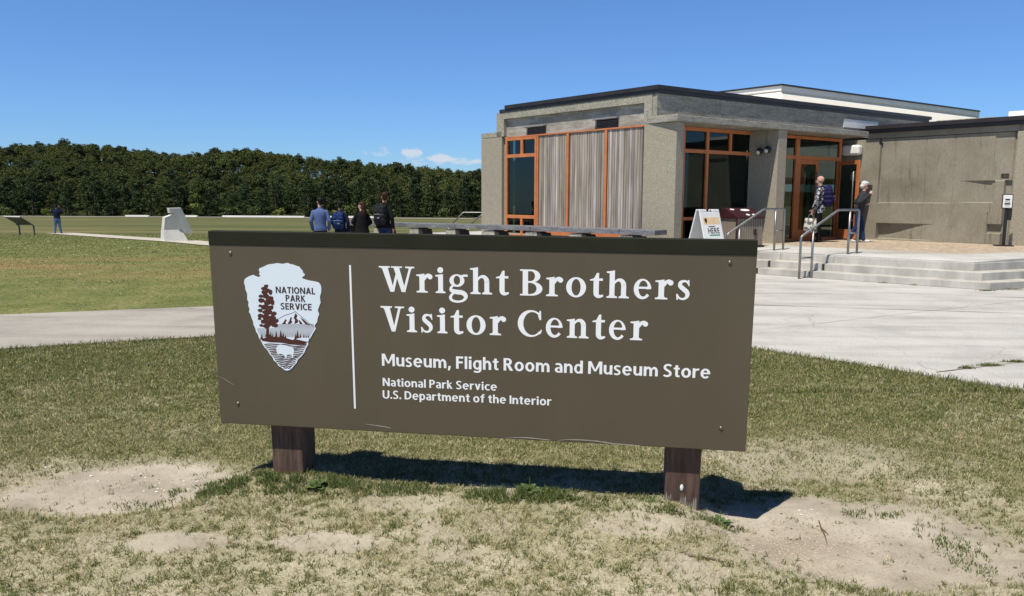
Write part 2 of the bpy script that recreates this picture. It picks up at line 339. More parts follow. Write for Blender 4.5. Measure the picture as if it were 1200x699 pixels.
joint((-6.0, 7.75), (-7.6, 9.9), .016); joint((-4.7, 11.0), (-1.9, 9.2), .012); joint((6.2, 7.95), (10, 9.5), .02); joint((6.6, 11.3), (9.3, 12.8), .008)
tag(jm.build('pavement_joints', M['joint']), kind='structure')
# light sandy path over the lawn and the pale airstrip at the edge of the wood
M['sandpath'] = mat('sandy_path', (.46, .43, .35), (.56, .52, .44), 1.5, .95, fine=20)
def strip(name, pts, w, material, lift=.02, kind='structure'):
    mb = MB(); q = [Vector((x, y, 0)) for x, y in pts]; fine = []
    for a, b in zip(q, q[1:]):
        k = max(2, int((b-a).length/1.5)); fine += [a.lerp(b, i/k) for i in range(k)]
    fine.append(q[-1]); Ls = []
    for i, p in enumerate(fine):
        d = (fine[min(i+1, len(fine)-1)]-fine[max(0, i-1)]).normalized(); s = Vector((-d.y, d.x, 0))*w/2
        rr = []
        for k in range(-2, 3):
            c = p+s*(k/2); rr.append(Vector((c.x, c.y, float(zground(c.x, c.y))+lift)))
        Ls.append(rr)
    for a, b in zip(Ls, Ls[1:]):
        for k in range(4): mb.face([a[k], a[k+1], b[k+1], b[k]])
    o = mb.build(name, material); tag(o, kind=kind); return o
strip('path', [(-26.8, 45.5), (-20.5, 39.5), (-14.5, 34.0), (-11.8, 31.0), (-8, 27.5), (-5.2, 23.2)], 1.5, M['sandpath'], .03)
M['strip'] = mat('airstrip', (.40, .37, .33), (.52, .49, .45), .4, .95, stretch=(.2, 1, 1), fine=1.2)
M['kerbw'] = mat('pale_kerb', (.72, .70, .66), (.80, .78, .74), 2, .9)
strip('road', [(-190, 186), (-60, 176), (-20, 166), (40, 150)], 12, M['strip'], .06)
for (xa, xb) in ((-89, -83.5), (-75.5, -72), (-66, -47), (-45, -30)):
    kb = MB(); kx0, kx1 = Vector((xa, 186+(xa+190)*-.080, 0)), Vector((xb, 186+(xb+190)*-.080, 0)); kd = (kx1-kx0).normalized(); kb.box(Frame((kx0.x, kx0.y, float(zground(kx0.x, kx0.y))), kd, Vector((-kd.y, kd.x, 0))), 0, (kx1-kx0).length, -.4, .4, -.6, .42)
    tag(kb.build('kerb', M['kerbw']), kind='structure')

# ------------------------------------------------------------------ terrace and steps
def zpla(x, y):
    d = (Vector((x, y, 0))-PLA); n = Vector((.6607, .7506, 0)); t = d.dot(n); s = d.dot(Vector((.8297, .5583, 0)))
    left = 1-float(smooth(-2.5, 2.6, (Vector((x, y, 0))-Vector((3.65, 17.04, 0))).dot(Vector((.8297, .5583, 0)))-2.6))
    return .44+.07*float(smooth(.3, 3.2, t))+.09*left*float(smooth(-.6, 2.6, t))
nin = Vector((.6607, .7506, 0)); send = Vector((.922, .387, 0)); eout = Vector((.387, -.922, 0))
CORN = Vector((8.496, 13.571, 0)); LEFT = PLA-SDIR*3.2
def corner_at(t):   # step corner set back by t from both fronts
    a = CORN+nin*t; b = CORN-eout*t; # intersect line (a, SDIR) with (b, send)
    den = SDIR.x*send.y-SDIR.y*send.x; w = b-a; k = (w.x*send.y-w.y*send.x)/den; return a+SDIR*k
RISE = .1465; TREAD = .30
# terrace top: triangulated sheet following zpla
c2 = corner_at(2*TREAD+.02)
top_poly = [c2, c2+send*9, Vector((22, 24, 0)), Vector((16, 31, 0)), Vector((3, 32, 0)), Vector((0, 24.6, 0)), Vector((-3.3, 25.0, 0)), Vector((-4.3, 23.0, 0)), Vector((3.4, 15.35, 0)), Vector((3.95, 15.9, 0)), LEFT+nin*(2*TREAD+.02)+SDIR*2.2]
xs = np.arange(-10, 23, .3); ys = np.arange(13, 33, .3)
bm = bmesh.new(); f = bm.faces.new([bm.verts.new(p) for p in top_poly]); 
if f.normal.z < 0: f.normal_flip()
for ax, vals in ((Vector((1, 0, 0)), np.arange(-9, 22, .8)), (Vector((0, 1, 0)), np.arange(14, 32, .8))):
    for v in vals: bmesh.ops.bisect_plane(bm, geom=bm.verts[:]+bm.edges[:]+bm.faces[:], plane_co=ax*float(v), plane_no=ax)
def facing_in(c):     # concrete border along the edge, tan aggregate inside
    d1 = (c-c2).dot(nin); d2 = -(c-c2).dot(eout); return min(d1, d2)
for off, pn, pc in ((nin*1.55, nin, c2), (-eout*1.15, -eout, c2)):
    bmesh.ops.bisect_plane(bm, geom=bm.verts[:]+bm.edges[:]+bm.faces[:], plane_co=pc+off, plane_no=pn)
for fc in bm.faces:
    c = fc.calc_center_median(); fc.material_index = 1 if ((c-c2).dot(nin) > 1.55 and -(c-c2).dot(eout) > 1.15 and c.x > 2.0) else 0
    fc.smooth = True
for v in bm.verts: v.co.z = zpla(v.co.x, v.co.y)
be = [e for e in bm.edges if e.is_boundary]; ex = bmesh.ops.extrude_edge_only(bm, edges=be)
for v in [g for g in ex['geom'] if isinstance(g, bmesh.types.BMVert)]: v.co.z = -.2 if v.co.y < 25 else -.9
for fc in bm.faces:
    if abs(fc.normal.z) < .5: fc.smooth = False
bmesh.ops.recalc_face_normals(bm, faces=bm.faces[:])
me = bpy.data.meshes.new('plaza'); bm.to_mesh(me); bm.free(); me.materials.append(M['walk']); me.materials.append(M['tanagg'])
tag(link_obj('plaza', me), kind='structure')
steps = empty('entrance_steps', CORN, 'low flight of three pale concrete steps wrapping the terrace corner', 'steps')
M['gap'] = mat('gap_dark', (.03, .03, .028))
for k in range(3):
    mb = MB(); z0 = .013 if k == 0 else k*RISE-.02; z1 = (k+1)*RISE+(.0 if k < 2 else .0008)
    outer = corner_at(k*TREAD); inner = corner_at(k*TREAD+.55 if k < 2 else k*TREAD+.35)
    lead = LEFT+nin*k*TREAD; lin = LEFT+nin*(k*TREAD+(.55 if k < 2 else .35))
    # blocks along the front, with a wide joint where each handrail comes down
    Lf = (outer-lead).dot(SDIR); fr = Frame(lead, SDIR, -nin); jts = [3.13+.14*k, 4.28+.14*k]; x = 0; segs = []
    for j in jts: segs.append((x, j)); x = j+.055
    segs.append((x, Lf))
    for i, (a, b) in enumerate(segs):
        if i < 2: mb.box(fr, a, b, -.5, 0, z0, z1)
        else:
            A0, A1 = fr(a, 0, 0), fr(a, -.5, 0); mb.prism([Vector((p.x, p.y, z0)) for p in (A0, outer, inner, A1)], (0, 0, z1-z0))
    o2, i2 = outer+send*7, inner+send*7
    mb.prism([Vector((p.x, p.y, z0)) for p in (outer+send*.001, o2, i2, inner+send*.001)], (0, 0, z1-z0))
    for j in jts: mb.box(fr, j+.002, j+.053, -.5, -.06, z0, z1-.01, 1)
    o = mb.build('step', [M['step'], M['gap']], None, bevel=.008); o.data.transform(Matrix.Translation(-CORN)); o.parent = steps
# ------------------------------------------------------------------ visitor centre
M['agg'] = mat('exposed_aggregate', (.235, .205, .15), (.46, .415, .325), 52, .95, bump=.35, bscale=60, lo=.34, hi=.66, detail=3)
M['conc'] = mat('board_concrete', (.22, .205, .17), (.38, .36, .30), 1.8, .9, stretch=(1, 1, 5), fine=14, bump=.15, bscale=40)
M['concB'] = mat('grey_concrete', (.25, .235, .195), (.38, .36, .305), 2.0, .9, stretch=(1, 1, 5), fine=16, bump=.2, bscale=40)
M['beam'] = mat('beam_concrete', (.30, .28, .225), (.40, .375, .30), 1.5, .9, fine=22)
M['patch'] = mat('patched_concrete', (.30, .28, .235), (.46, .44, .39), 1.1, .9, stretch=(1, 1, 4), lo=.42, hi=.55, fine=25)
M['roof'] = mat('dark_roof_metal', (.022, .017, .016), (.034, .027, .025), 3, .45, spec=.5)
M['white'] = mat('white_paint', (.80, .78, .73), (.86, .84, .80), 2, .7)
M['cream'] = mat('cream_wall', (.80, .75, .65), (.84, .79, .69), .8, .85)
M['orange'] = mat('orange_frame_paint', (.50, .165, .055), (.60, .215, .080), 5, .55)
M['dkgrey'] = mat('hood_metal', (.16, .165, .17), (.23, .235, .24), 5, .5)
M['void'] = mat('dark_void', (.012, .012, .012))
M['steel'] = mat('brushed_steel', (.27, .27, .265), (.36, .36, .355), 12, .5, metal=1)
def glass_mat(name, tint, refl):
    m, n, l, b = new_mat(name); n.remove(b)
    t = n.new('ShaderNodeBsdfTransparent'); t.inputs[0].default_value = (*tint, 1); g = n.new('ShaderNodeBsdfGlossy'); g.inputs['Roughness'].default_value = .015; g.inputs[0].default_value = (.72, .80, .80, 1)
    lw = n.new('ShaderNodeLayerWeight'); lw.inputs[0].default_value = .5; pw = n.new('ShaderNodeMath'); pw.operation = 'POWER'; pw.inputs[1].default_value = 4.0; l.new(lw.outputs['Facing'], pw.inputs[0]); fz = n.new('ShaderNodeMath'); fz.operation = 'MULTIPLY_ADD'; fz.inputs[1].default_value = .95; fz.inputs[2].default_value = refl; l.new(pw.outputs[0], fz.inputs[0]); x = n.new('ShaderNodeMixShader')
    l.new(fz.outputs[0], x.inputs[0]); l.new(t.outputs[0], x.inputs[1]); l.new(g.outputs[0], x.inputs[2]); l.new(x.outputs[0], n['Material Output'].inputs[0]); return m
M['glass'] = glass_mat('tinted_glass', (.40, .45, .42), .05)
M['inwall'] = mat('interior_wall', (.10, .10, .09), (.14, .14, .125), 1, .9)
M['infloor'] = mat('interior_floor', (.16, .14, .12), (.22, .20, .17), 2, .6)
M['inwood'] = mat('interior_wood', (.28, .15, .05), (.36, .20, .08), 3, .6)
def relief_mat():
    m, n, l, b = new_mat('cast_relief_concrete'); b.inputs['Roughness'].default_value = .92; b.inputs['Specular IOR Level'].default_value = .2
    t = n.new('ShaderNodeTexCoord')
    def nz(sc, st, det=5):
        mp = n.new('ShaderNodeMapping'); mp.inputs['Scale'].default_value = st; l.new(t.outputs['Object'], mp.inputs['Vector'])
        z = n.new('ShaderNodeTexNoise'); z.inputs['Scale'].default_value = sc; z.inputs['Detail'].default_value = det; z.inputs['Roughness'].default_value = .6; l.new(mp.outputs[0], z.inputs['Vector']); return z.outputs[0]
    def rp(v, s): r = ramp(n, s); l.new(v, r.inputs[0]); return r.outputs[0]
    def mul(a, b_, f=1.0):
        x = n.new('ShaderNodeMix'); x.data_type = 'RGBA'; x.blend_type = 'MULTIPLY'; x.inputs['Factor'].default_value = f; l.new(a, x.inputs['A']); l.new(b_, x.inputs['B']); return x.outputs['Result']
    c = rp(nz(1.2, (1, 1, 1)), [(.3, (.235, .212, .160)), (.5, (.282, .257, .199)), (.7, (.325, .300, .238))])
    c = mul(c, rp(nz(7, (1, 1, .12), 3), [(.30, (.70, .68, .65)), (.42, (1, 1, 1)), (.6, (1, 1, 1)), (.75, (1.08, 1.07, 1.06))]))
    c = mul(c, rp(nz(26, (1, 1, .5)), [(.3, (.86, .86, .86)), (.7, (1.1, 1.1, 1.1))]))
    l.new(c, b.inputs['Base Color'])
    bp = n.new('ShaderNodeBump'); bp.inputs['Strength'].default_value = .25; bp.inputs['Distance'].default_value = .02; l.new(nz(14, (1, 1, .3)), bp.inputs['Height']); l.new(bp.outputs[0], b.inputs['Normal'])
    return m
M['relief'] = relief_mat()
P0 = Vector((3.65, 17.04, 0)); aD = Vector((-.6525, .7578, 0)); nA = Vector((-.7578, -.6525, 0)); bD = Vector((.8297, .5583, 0)); nB = Vector((.5583, -.8297, 0))
FA = Frame(P0, aD, nA); FB = Frame(P0, bD, nB)
vc = empty('visitor_center', (3.65, 17.04, .45), 'low mid-century concrete and wood visitor center with orange window frames', 'building')
def bpart(mb, name, m, parent=None, **k):
    o = mb.build(name, m, None, **k); o.data.transform(Matrix.Translation(-vc.location)); o.parent = parent or vc; return o
ZB, ZS = .30, 3.285       # base, pillar top / soffit
# pillars of exposed aggregate
bpart(MB().box(FA, .10, 1.02, -.28, 0, ZB, ZS), 'pillar', M['agg'], bevel=.015)
bpart(MB().box(FA, 6.06, 6.97, -.34, .0, ZB, ZS), 'pillar', M['agg'], bevel=.015)
bpart(MB().box(FA, 6.06, 6.97, -.30, .0, ZS+.012, 3.43), 'pillar_cap', M['beam'])
bpart(MB().box(FA, .08, .80, -.30, .004, ZS+.012, 3.455), 'pillar_cap', M['beam'])
# body behind facade A
mb = MB(); mb.box(FA, 1.6, 6.2, -5.5, -.36, 3.30, 3.80); bpart(mb, 'ceiling_slab', M['inwall'])
# upper beam on facade A: frame with a recessed patched panel
mb = MB(); mb.box(FA, .80, 6.28, -.30, .0, 3.765, 3.944); mb.box(FA, .803, 1.03, -.30, .0, 3.298, 3.764); mb.box(FA, 5.97, 6.28, -.30, .0, 3.30, 3.764)
bpart(mb, 'upper_beam', M['beam'])
bpart(MB().box(FA, 1.031, 5.969, -.28, -.105, 3.27, 3.763), 'recessed_panel', M['patch'])
for (a0, a1, zt, vb) in ((4.36, 5.14, 3.53, 3.30), (1.86, 2.63, 3.545, 3.30)):
    lou = bpart(MB().box(FA, a0+.04, a1-.04, -.14, -.10, vb, zt-.05), 'louver', M['void'])
    mb = MB(); mb.prism([FA(a0, -.104, zt), FA(a0, .03, zt-.035), FA(a0, .03, zt-.055), FA(a0, -.104, zt-.055)], (aD*(a1-a0))); bpart(mb, 'hood', M['dkgrey'], None)
    mb = MB()
    for k in range(5): z = vb+.015+k*.033; mb.box(FA, a0+.05, a1-.05, -.098, -.085, z, z+.008)
    o = bpart(mb, 'louver_slats', M['dkgrey'])
# cladding of vertical weathered boards between orange posts
def wood_mat():
    m, n, l, b = new_mat('weathered_boards'); b.inputs['Roughness'].default_value = .85; b.inputs['Specular IOR Level'].default_value = .2
    a = n.new('ShaderNodeAttribute'); a.attribute_name = 'col'; t = n.new('ShaderNodeTexCoord')
    mp = n.new('ShaderNodeMapping'); mp.inputs['Scale'].default_value = (1, 1, .012); l.new(t.outputs['Object'], mp.inputs['Vector'])
    z = n.new('ShaderNodeTexNoise'); z.inputs['Scale'].default_value = 34; z.inputs['Detail'].default_value = 4; l.new(mp.outputs[0], z.inputs['Vector'])
    r = ramp(n, [(.30, (.58, .54, .51)), (.5, (1, 1, 1)), (.62, (1.15, 1.15, 1.15)), (.70, (1.9, 1.9, 1.9))]); l.new(z.outputs[0], r.inputs[0])
    mp2 = n.new('ShaderNodeMapping'); mp2.inputs['Scale'].default_value = (3, 3, .5); l.new(t.outputs['Object'], mp2.inputs['Vector'])
    z2 = n.new('ShaderNodeTexNoise'); z2.inputs['Scale'].default_value = 2.0; z2.inputs['Detail'].default_value = 4; l.new(mp2.outputs[0], z2.inputs['Vector'])
    r2 = ramp(n, [(.33, (.78, .74, .71)), (.5, (1, 1, 1)), (.67, (1.16, 1.15, 1.15))]); l.new(z2.outputs[0], r2.inputs[0])
    x = n.new('ShaderNodeMix'); x.data_type = 'RGBA'; x.blend_type = 'MULTIPLY'; x.inputs['Factor'].default_value = 1; l.new(a.outputs['Color'], x.inputs['A']); l.new(r.outputs[0], x.inputs['B'])
    y = n.new('ShaderNodeMix'); y.data_type = 'RGBA'; y.blend_type = 'MULTIPLY'; y.inputs['Factor'].default_value = 1; l.new(x.outputs['Result'], y.inputs['A']); l.new(r2.outputs[0], y.inputs['B'])
    l.new(y.outputs['Result'], b.inputs['Base Color']); return m
M['boards'] = wood_mat()
def set_face_colors(o, cols):
    at = o.data.attributes.new('col', 'FLOAT_COLOR', 'CORNER'); arr = []
    for p in o.data.polygons:
        c = cols[p.index]; arr += [c[0], c[1], c[2], 1]*p.loop_total
    at.data.foreach_set('color', arr)
for (a0, a1) in ((1.06, 2.13), (2.25, 3.42), (3.55, 4.56)):
    mb = MB(); cols = []; x = a0; nbd = round((a1-a0)/.078)
    for kbd in range(nbd):
        w = (a1-a0)/nbd*random.uniform(.86, 1.14) if kbd < nbd-1 else a1-x; d = -.03-random.uniform(0, .006)
        mb.box(FA, x+.006, x+w-.006, -.07, d, .80+random.uniform(0, .012), 3.235)
        g = random.choice((.24, .28, .31, .34, .38, .45)); wr = random.uniform(.84, .98); g *= .95; cc = (g*1.08, g*(.88+.08*wr), g*(.88*wr+.03)); cols += [cc]*6; x += w
    o = bpart(mb, 'wood_panel', M['boards']); set_face_colors(o, cols)
mb = MB(); mb.box(FA, 1.03, 4.64, -.20, -.072, .66, 3.28); bpart(mb, 'backing_wall', M['void'])
mb = MB()
for (a0, a1) in ((2.15, 2.225), (3.445, 3.525), (4.57, 4.63)): mb.box(FA, a0, a1, -.069, -.006, .80, 3.234)
mb.box(FA, 1.03, 5.92, -.069, -.004, 3.240, 3.275); mb.box(FA, 1.03, 4.64, -.069, .0, .665, .795); bpart(mb, 'cladding_frame', M['orange'])
bpart(MB().box(FA, 1.02, 6.06, -.28, -.03, ZB, .66), 'plinth', M['beam'])
def window(fr, a0, a1, z0, z1, d, rails, mulls, name='window', depth=.09, fw_=.07):
    """rails: list of z; mulls: list of (a, zlo, zhi); pane is one sheet behind the bars"""
    mb = MB(); mb.box(fr, a0, a0+fw_, d-depth, d, z0, z1); mb.box(fr, a1-fw_, a1, d-depth, d, z0, z1)
    mb.box(fr, a0+fw_, a1-fw_, d-depth, d-.002, z1-fw_, z1-.001); mb.box(fr, a0+fw_, a1-fw_, d-depth, d-.002, z0+.001, z0+fw_)
    for (z, h) in rails: mb.box(fr, a0+fw_, a1-fw_, d-depth, d-.003, z-h/2, z+h/2)
    for (a, lo, hi, w) in mulls: mb.box(fr, a-w/2, a+w/2, d-depth, d-.004, lo, hi)
    o = bpart(mb, name, M['orange'], bevel=.006)
    p = MB().box(fr, a0+.02, a1-.02, d-depth*.55-.006, d-depth*.55, z0+.02, z1-.02); g = p.build('pane', M['glass']); g.data.transform(Matrix.Translation(-vc.location)); g.parent = o
    return o
window(FA, 4.64, 5.90, .55, 3.235, .0, [(2.75, .09), (1.11, .09)], [(5.235, 2.79, 3.17, .09), (5.235, .62, 1.07, .08)])
bpart(MB().box(FA, 5.90, 6.06, -.28, -.10, ZB, 3.28), 'side_jamb', M['agg'])
# entrance side B
RO = -.765
mb = MB(); mb.box(FB, -.115, 7.13, -.94, .0, 3.285, 3.42); bpart(mb, 'lintel_beam', M['concB'], bevel=.01)
mb = MB(); mb.box(FB, -.075, 11.2, -.95, -.66, 3.422, 3.944); bpart(mb, 'upper_wall', M['concB'])
# fin wall between window and door, upright with a broad foot
mb = MB(); d0 = .002
mb.prism([FB(3.39, -.03, ZB), FB(3.72, -.03, ZB), FB(3.72, -.03, 3.284), FB(3.39, -.03, 3.284)], aD*.84); fin = bpart(mb, 'fin_wall', M['agg'], bevel=.012)
window(FB, .55, 3.40, .52, 3.283, RO, [(2.73, .085), (1.145, .075)], [(1.745, .59, 3.21, .085), (2.555, 2.775, 3.21, .08), (.94, .59, 3.21, .08), (2.555, .59, 1.11, .06)], fw_=.085)
# door screen
window(FB, 4.30, 7.12, .50, 3.27, RO, [(2.71, .10)], [(5.19, .57, 3.19, .15), (4.68, .57, 2.66, .07), (7.03, .57, 2.66, .09)], fw_=.075, name='door_screen')
def leaf(hinge, dirv, w, name):
    nn = Vector((dirv.y, -dirv.x, 0)); fr = Frame(hinge, dirv, nn); mb = MB(); z0, z1 = .55, 2.655
    mb.box(fr, 0, .10, -.022, .022, z0, z1); mb.box(fr, w-.10, w, -.022, .022, z0, z1); mb.box(fr, .10, w-.10, -.021, .021, z1-.11, z1); mb.box(fr, .10, w-.10, -.021, .021, z0, z0+.25)
    o = bpart(mb, name, M['orange'], bevel=.004)
    g = MB().box(fr, .09, w-.09, -.004, .004, z0+.2, z1-.1).build('pane', M['glass']); g.data.transform(Matrix.Translation(-vc.location)); g.parent = o
    h = MB()
    for s in (1, -1): h.tube([fr(w-.14, s*.022, 1.05), fr(w-.14, s*.075, 1.05), fr(w-.14, s*.075, 2.35), fr(w-.14, s*.022, 2.35)], .017)
    hh = h.build('handle', M['steel'], smooth=True); hh.data.transform(Matrix.Translation(-vc.location)); hh.parent = o
leaf(FB(5.28, RO-.05, 0), (bD).normalized(), .86, 'door')
leaf(FB(6.98, RO+.03, 0), (nB*.93-bD*.36).normalized(), .88, 'door')
# interior
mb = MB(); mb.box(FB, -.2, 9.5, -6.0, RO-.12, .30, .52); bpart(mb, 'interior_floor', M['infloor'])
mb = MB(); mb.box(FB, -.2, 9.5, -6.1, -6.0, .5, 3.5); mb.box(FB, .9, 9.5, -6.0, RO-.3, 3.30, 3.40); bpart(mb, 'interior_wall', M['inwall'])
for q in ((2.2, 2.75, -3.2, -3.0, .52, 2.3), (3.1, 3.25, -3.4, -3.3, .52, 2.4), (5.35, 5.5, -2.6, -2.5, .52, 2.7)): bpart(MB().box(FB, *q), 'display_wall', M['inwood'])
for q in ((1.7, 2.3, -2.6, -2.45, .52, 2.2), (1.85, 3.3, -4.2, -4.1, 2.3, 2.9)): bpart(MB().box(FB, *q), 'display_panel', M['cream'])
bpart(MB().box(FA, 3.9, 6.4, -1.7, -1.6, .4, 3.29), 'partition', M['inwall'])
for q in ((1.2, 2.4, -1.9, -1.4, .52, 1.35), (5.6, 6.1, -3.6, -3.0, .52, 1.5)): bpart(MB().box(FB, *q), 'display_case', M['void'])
# roof edges
RT, RB = 4.02, 3.925
mb = MB(); oc = .30
def inter(fa_n, fb_n, z):    # corner where the A face offset fa_n meets the B face offset fb_n
    a = FA(0, fa_n, 0); b = FB(0, fb_n, 0); den = aD.x*bD.y-aD.y*bD.x; w = b-a; k = (w.x*bD.y-w.y*bD.x)/den; p = a+aD*k; p.z = z; return p
def roof_slab(za, zb, ea, eb, la, lb, mi=0):
    c = inter(ea, eb, za); return mb.prism([c, c+bD*lb, c+bD*lb-nB*5.0, c+aD*la-nA*5.0, c+aD*la], (0, 0, zb-za), mi)
roof_slab(3.945, 4.027, .015, -.635, 5.50, 11.4); roof_slab(4.028, 4.12, .045, -.60, 5.28, 11.5); bpart(mb, 'roof', M['roof'])
# right wing: cast relief wall C
C0 = Vector((10.0, 21.53, 0)); FC = Frame(C0, -aD, nA)
S = np.arange(-.95, 6.4, .02); Z = np.arange(.32, 3.262, .02)
SS, ZZ = np.meshgrid(S, Z); O = np.zeros_like(SS)
def zone(s0, s1, z0, z1): return (SS >= s0) & (SS < s1) & (ZZ >= z0) & (ZZ < z1)
O = np.where(zone(.17, 2.99, 1.53, 3.20), -.075*(1-smooth(1.2, 2.2, SS))*(1-smooth(1.55, 2.3, ZZ)), O); O = np.where(zone(.15, .21, 1.53, 3.15), -.07, O)
O = np.where(zone(2.95, 3.36, 2.10, 3.20), -.025, O)
O = np.where(zone(2.10, 3.00, 1.56, 2.10), -.055*smooth(2.1, 2.95, SS)-.0, O)
O = np.where(zone(3.00, 3.30, 1.05, 2.10), .0, O); O = np.where(zone(3.22, 3.36, .32, 2.10), -.09, O)
O = np.where(zone(3.13, 3.28, 2.13, 2.25), -.12, O)
O = np.where(zone(.17, 1.70, .55, .965), -.16*(1-smooth(.15, 1.75, SS))*smooth(.50, .70, ZZ+.12), O)
O = np.where(zone(2.90, 3.33, .80, 1.02), -.09, O); O = np.where(zone(2.88, 2.91, .34, 1.3), -.02, O)
for sm_ in (1.32, 2.02, 4.5, 5.3): O = np.where(zone(sm_, sm_+.02, .36, 3.262), O-.012, O)
O = np.where(zone(.10, .16, 3.12, 3.262), -.12, O); O = np.where(zone(3.36, 3.42, .3, 3.262), -.05, O); O = np.where(zone(-.22, 6.4, .32, .36), -.04, O)
O = np.where(zone(3.70, 5.6, 1.2, 3.0), -.06, O)
q = C0[0]+(-aD.x)*SS+nA.x*O, C0[1]+(-aD.y)*SS+nA.y*O
o = grid_mesh('relief_wall', np.array(q[0])-vc.location.x, np.array(q[1])-vc.location.y, ZZ-vc.location.z, M['relief']); o.parent = vc
o.data.polygons.foreach_set('use_smooth', np.zeros(len(o.data.polygons), bool))
bpart(MB().box(FC, -.95, 6.4, -.4, -.2, .3, 3.26), 'backing_wall', M['void'])
bpart(MB().box(FC, 3.425, 3.80, -.05, .07, .3, 3.262), 'column', M['agg'], bevel=.015)
mb = MB(); mb.box(FC, -.22, 6.4, -.35, .015, 3.276, 3.42); bpart(mb, 'wall_coping', M['relief'])
mb = MB(); mb.box(FC, -.24, 6.5, -4.5, .10, 3.422, 3.52); mb.box(FC, -.24, 6.5, -4.5, .16, 3.521, 3.62); bpart(mb, 'roof', M['roof'])
mb = MB(); mb.box(FC, 1.15, 2.55, -1.5, -1.0, 3.62, 3.745); bpart(mb, 'roof_curb', M['beam']); mb = MB(); mb.box(FC, 2.9, 6.5, -1.4, -.9, 3.62, 3.84); bpart(mb, 'roof_parapet', M['white'])
bpart(MB().box(FB, 6.95, 8.6, -.657, -.64, 3.58, 3.80), 'clerestory', M['white'])
# raised flight room with its overhanging white roof
FR = Vector((10.9, 32.0, 0)); FE = Frame(FR, bD, nB); FF = Frame(FR, aD, nA)
def two(za, zb, ins, name, m):
    c = FR-nA*ins-nB*ins; mb = MB(); c = Vector((c.x, c.y, za)); mb.prism([c, c+bD*16.3, c+bD*16.3+aD*9, c+aD*9], (0, 0, zb-za)); return bpart(mb, name, m)
mb = MB(); mb.prism([inter(-.4, -1.0, 4.123), inter(-.4, -1.0, 4.123)+bD*10.4, inter(-.4, -1.0, 4.123)+bD*10.4-nB*4.4, inter(-.4, -1.0, 4.123)+aD*5.3-nA*4.3, inter(-.4, -1.0, 4.123)+aD*5.3], (0, 0, .02)); mb.box(FC, .2, 6.2, -4.4, -.2, 3.625, 3.64); mb.prism([FB(3.5, -5.4, 3.6), FB(12, -5.4, 3.6), FB(14, -10.5, 3.6), FB(5.5, -10.5, 3.6)], (0, 0, .05)); bpart(mb, 'roof_bounce_sheet', M['white'])  # unseen white roof sheets added to bounce light onto the upper room
mb = MB(); qa = lambda ins, z: [Vector((p.x, p.y, z)) for p in ((lambda c: (c, c+bD*16.3, c+bD*16.3+aD*9, c+aD*9))(FR-nA*ins-nB*ins))]
lo_, hi_ = qa(-.62, 4.75), qa(.06, 6.0); k0 = len(mb.v); mb.v += lo_+hi_
for q4 in ((0, 1, 5, 4), (1, 2, 6, 5), (2, 3, 7, 6), (3, 0, 4, 7), (4, 5, 6, 7), (3, 2, 1, 0)): mb.f.append([k0+i for i in q4]); mb.m.append(0)
bpart(mb, 'upper_room_wall', M['cream']); two(2.5, 4.749, -.5, 'upper_room_base', M['cream']); two(6.0, 6.19, .0, 'upper_roof_fascia', M['white']); two(6.191, 6.255, -.05, 'upper_roof_edge', M['roof'])
# fittings
mb = MB(); mb.box(FC, -.86, -.34, .002, .24, 2.84, 3.12); bpart(mb, 'wall_speaker', M['white'], bevel=.06)
FL = Frame(FB(3.39, -.03, 0), aD, -bD)
mb = MB(); mb.tube([FL(.30, .02, 3.28), FL(.30, .02, 2.86)], .010)
bpart(mb, 'conduit', M['dkgrey'])
M['blk'] = mat('black_metal', (.018, .018, .018), rough=.45)
M['lens'] = mat('lamp_lens', (.65, .65, .62), rough=.2)
for (a, z) in ((.20, 2.83), (.42, 2.80)):
    mb = MB(); mb.tube([FL(a, .01, z), FL(a, .10, z-.01)], .03); mb.ball(FL(a, .12, z-.02), .085, seg=14)
    sp = bpart(mb, 'spotlight', M['blk'], smooth=True)
    g = MB().ball(FL(a, .165, z-.045), .055, seg=12).build('lens', M['lens'], smooth=True); g.data.transform(Matrix.Translation(-vc.location)); g.parent = sp
# ------------------------------------------------------------------ park sign
M['signbrown'] = mat('sign_brown_paint', (.100, .081, .053), (.113, .092, .061), 3.0, .5, spec=.3, stretch=(1, 1, .25), lo=.3, hi=.7)
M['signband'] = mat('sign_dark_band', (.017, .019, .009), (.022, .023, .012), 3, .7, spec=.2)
M['signwhite'] = mat('sign_white_vinyl', (.91, .925, .94), rough=.5)
M['emblemwhite'] = mat('emblem_white', (.76, .85, .92), rough=.5)
M['emblembrown'] = mat('emblem_brown', (.075, .022, .016), rough=.55)
M['emblemtext'] = mat('emblem_text', (.050, .024, .028), rough=.55)
M['post'] = mat('stained_post', (.085, .050, .038), (.135, .085, .064), 5, .8, stretch=(4, 4, .5), bump=.25, bscale=18, fine=16)
M['bolt'] = mat('bolt_bronze', (.20, .17, .12), rough=.4, metal=.7)
M['scratch'] = mat('scuffed_edge', (.42, .38, .32), (.30, .26, .21), 30, .8)
SW, SH = 2.826, 1.065
sx_, sz_, sn_ = Vector((.98950, -.14440, -.00599)).normalized(), Vector((-.00104, -.04889, .99880)).normalized(), None
sn_ = sx_.cross(sz_); BL = Vector((-1.617, 4.145, .356))
park_sign = bpy.data.objects.new('park_sign', None); COL.objects.link(park_sign)
sb_ = -sn_
# local axes of the sign: x right, y back, z up
park_sign.matrix_world = Matrix(((sx_.x, sb_.x*-1*-1, sz_.x, BL.x), (sx_.y, sb_.y, sz_.y, BL.y), (sx_.z, sb_.z, sz_.z, BL.z), (0, 0, 0, 1)))
tag(park_sign, 'large brown painted board sign on two posts with white lettering and arrowhead emblem', 'sign')
SL = Frame((0, 0, 0), (1, 0, 0), (0, 1, 0))
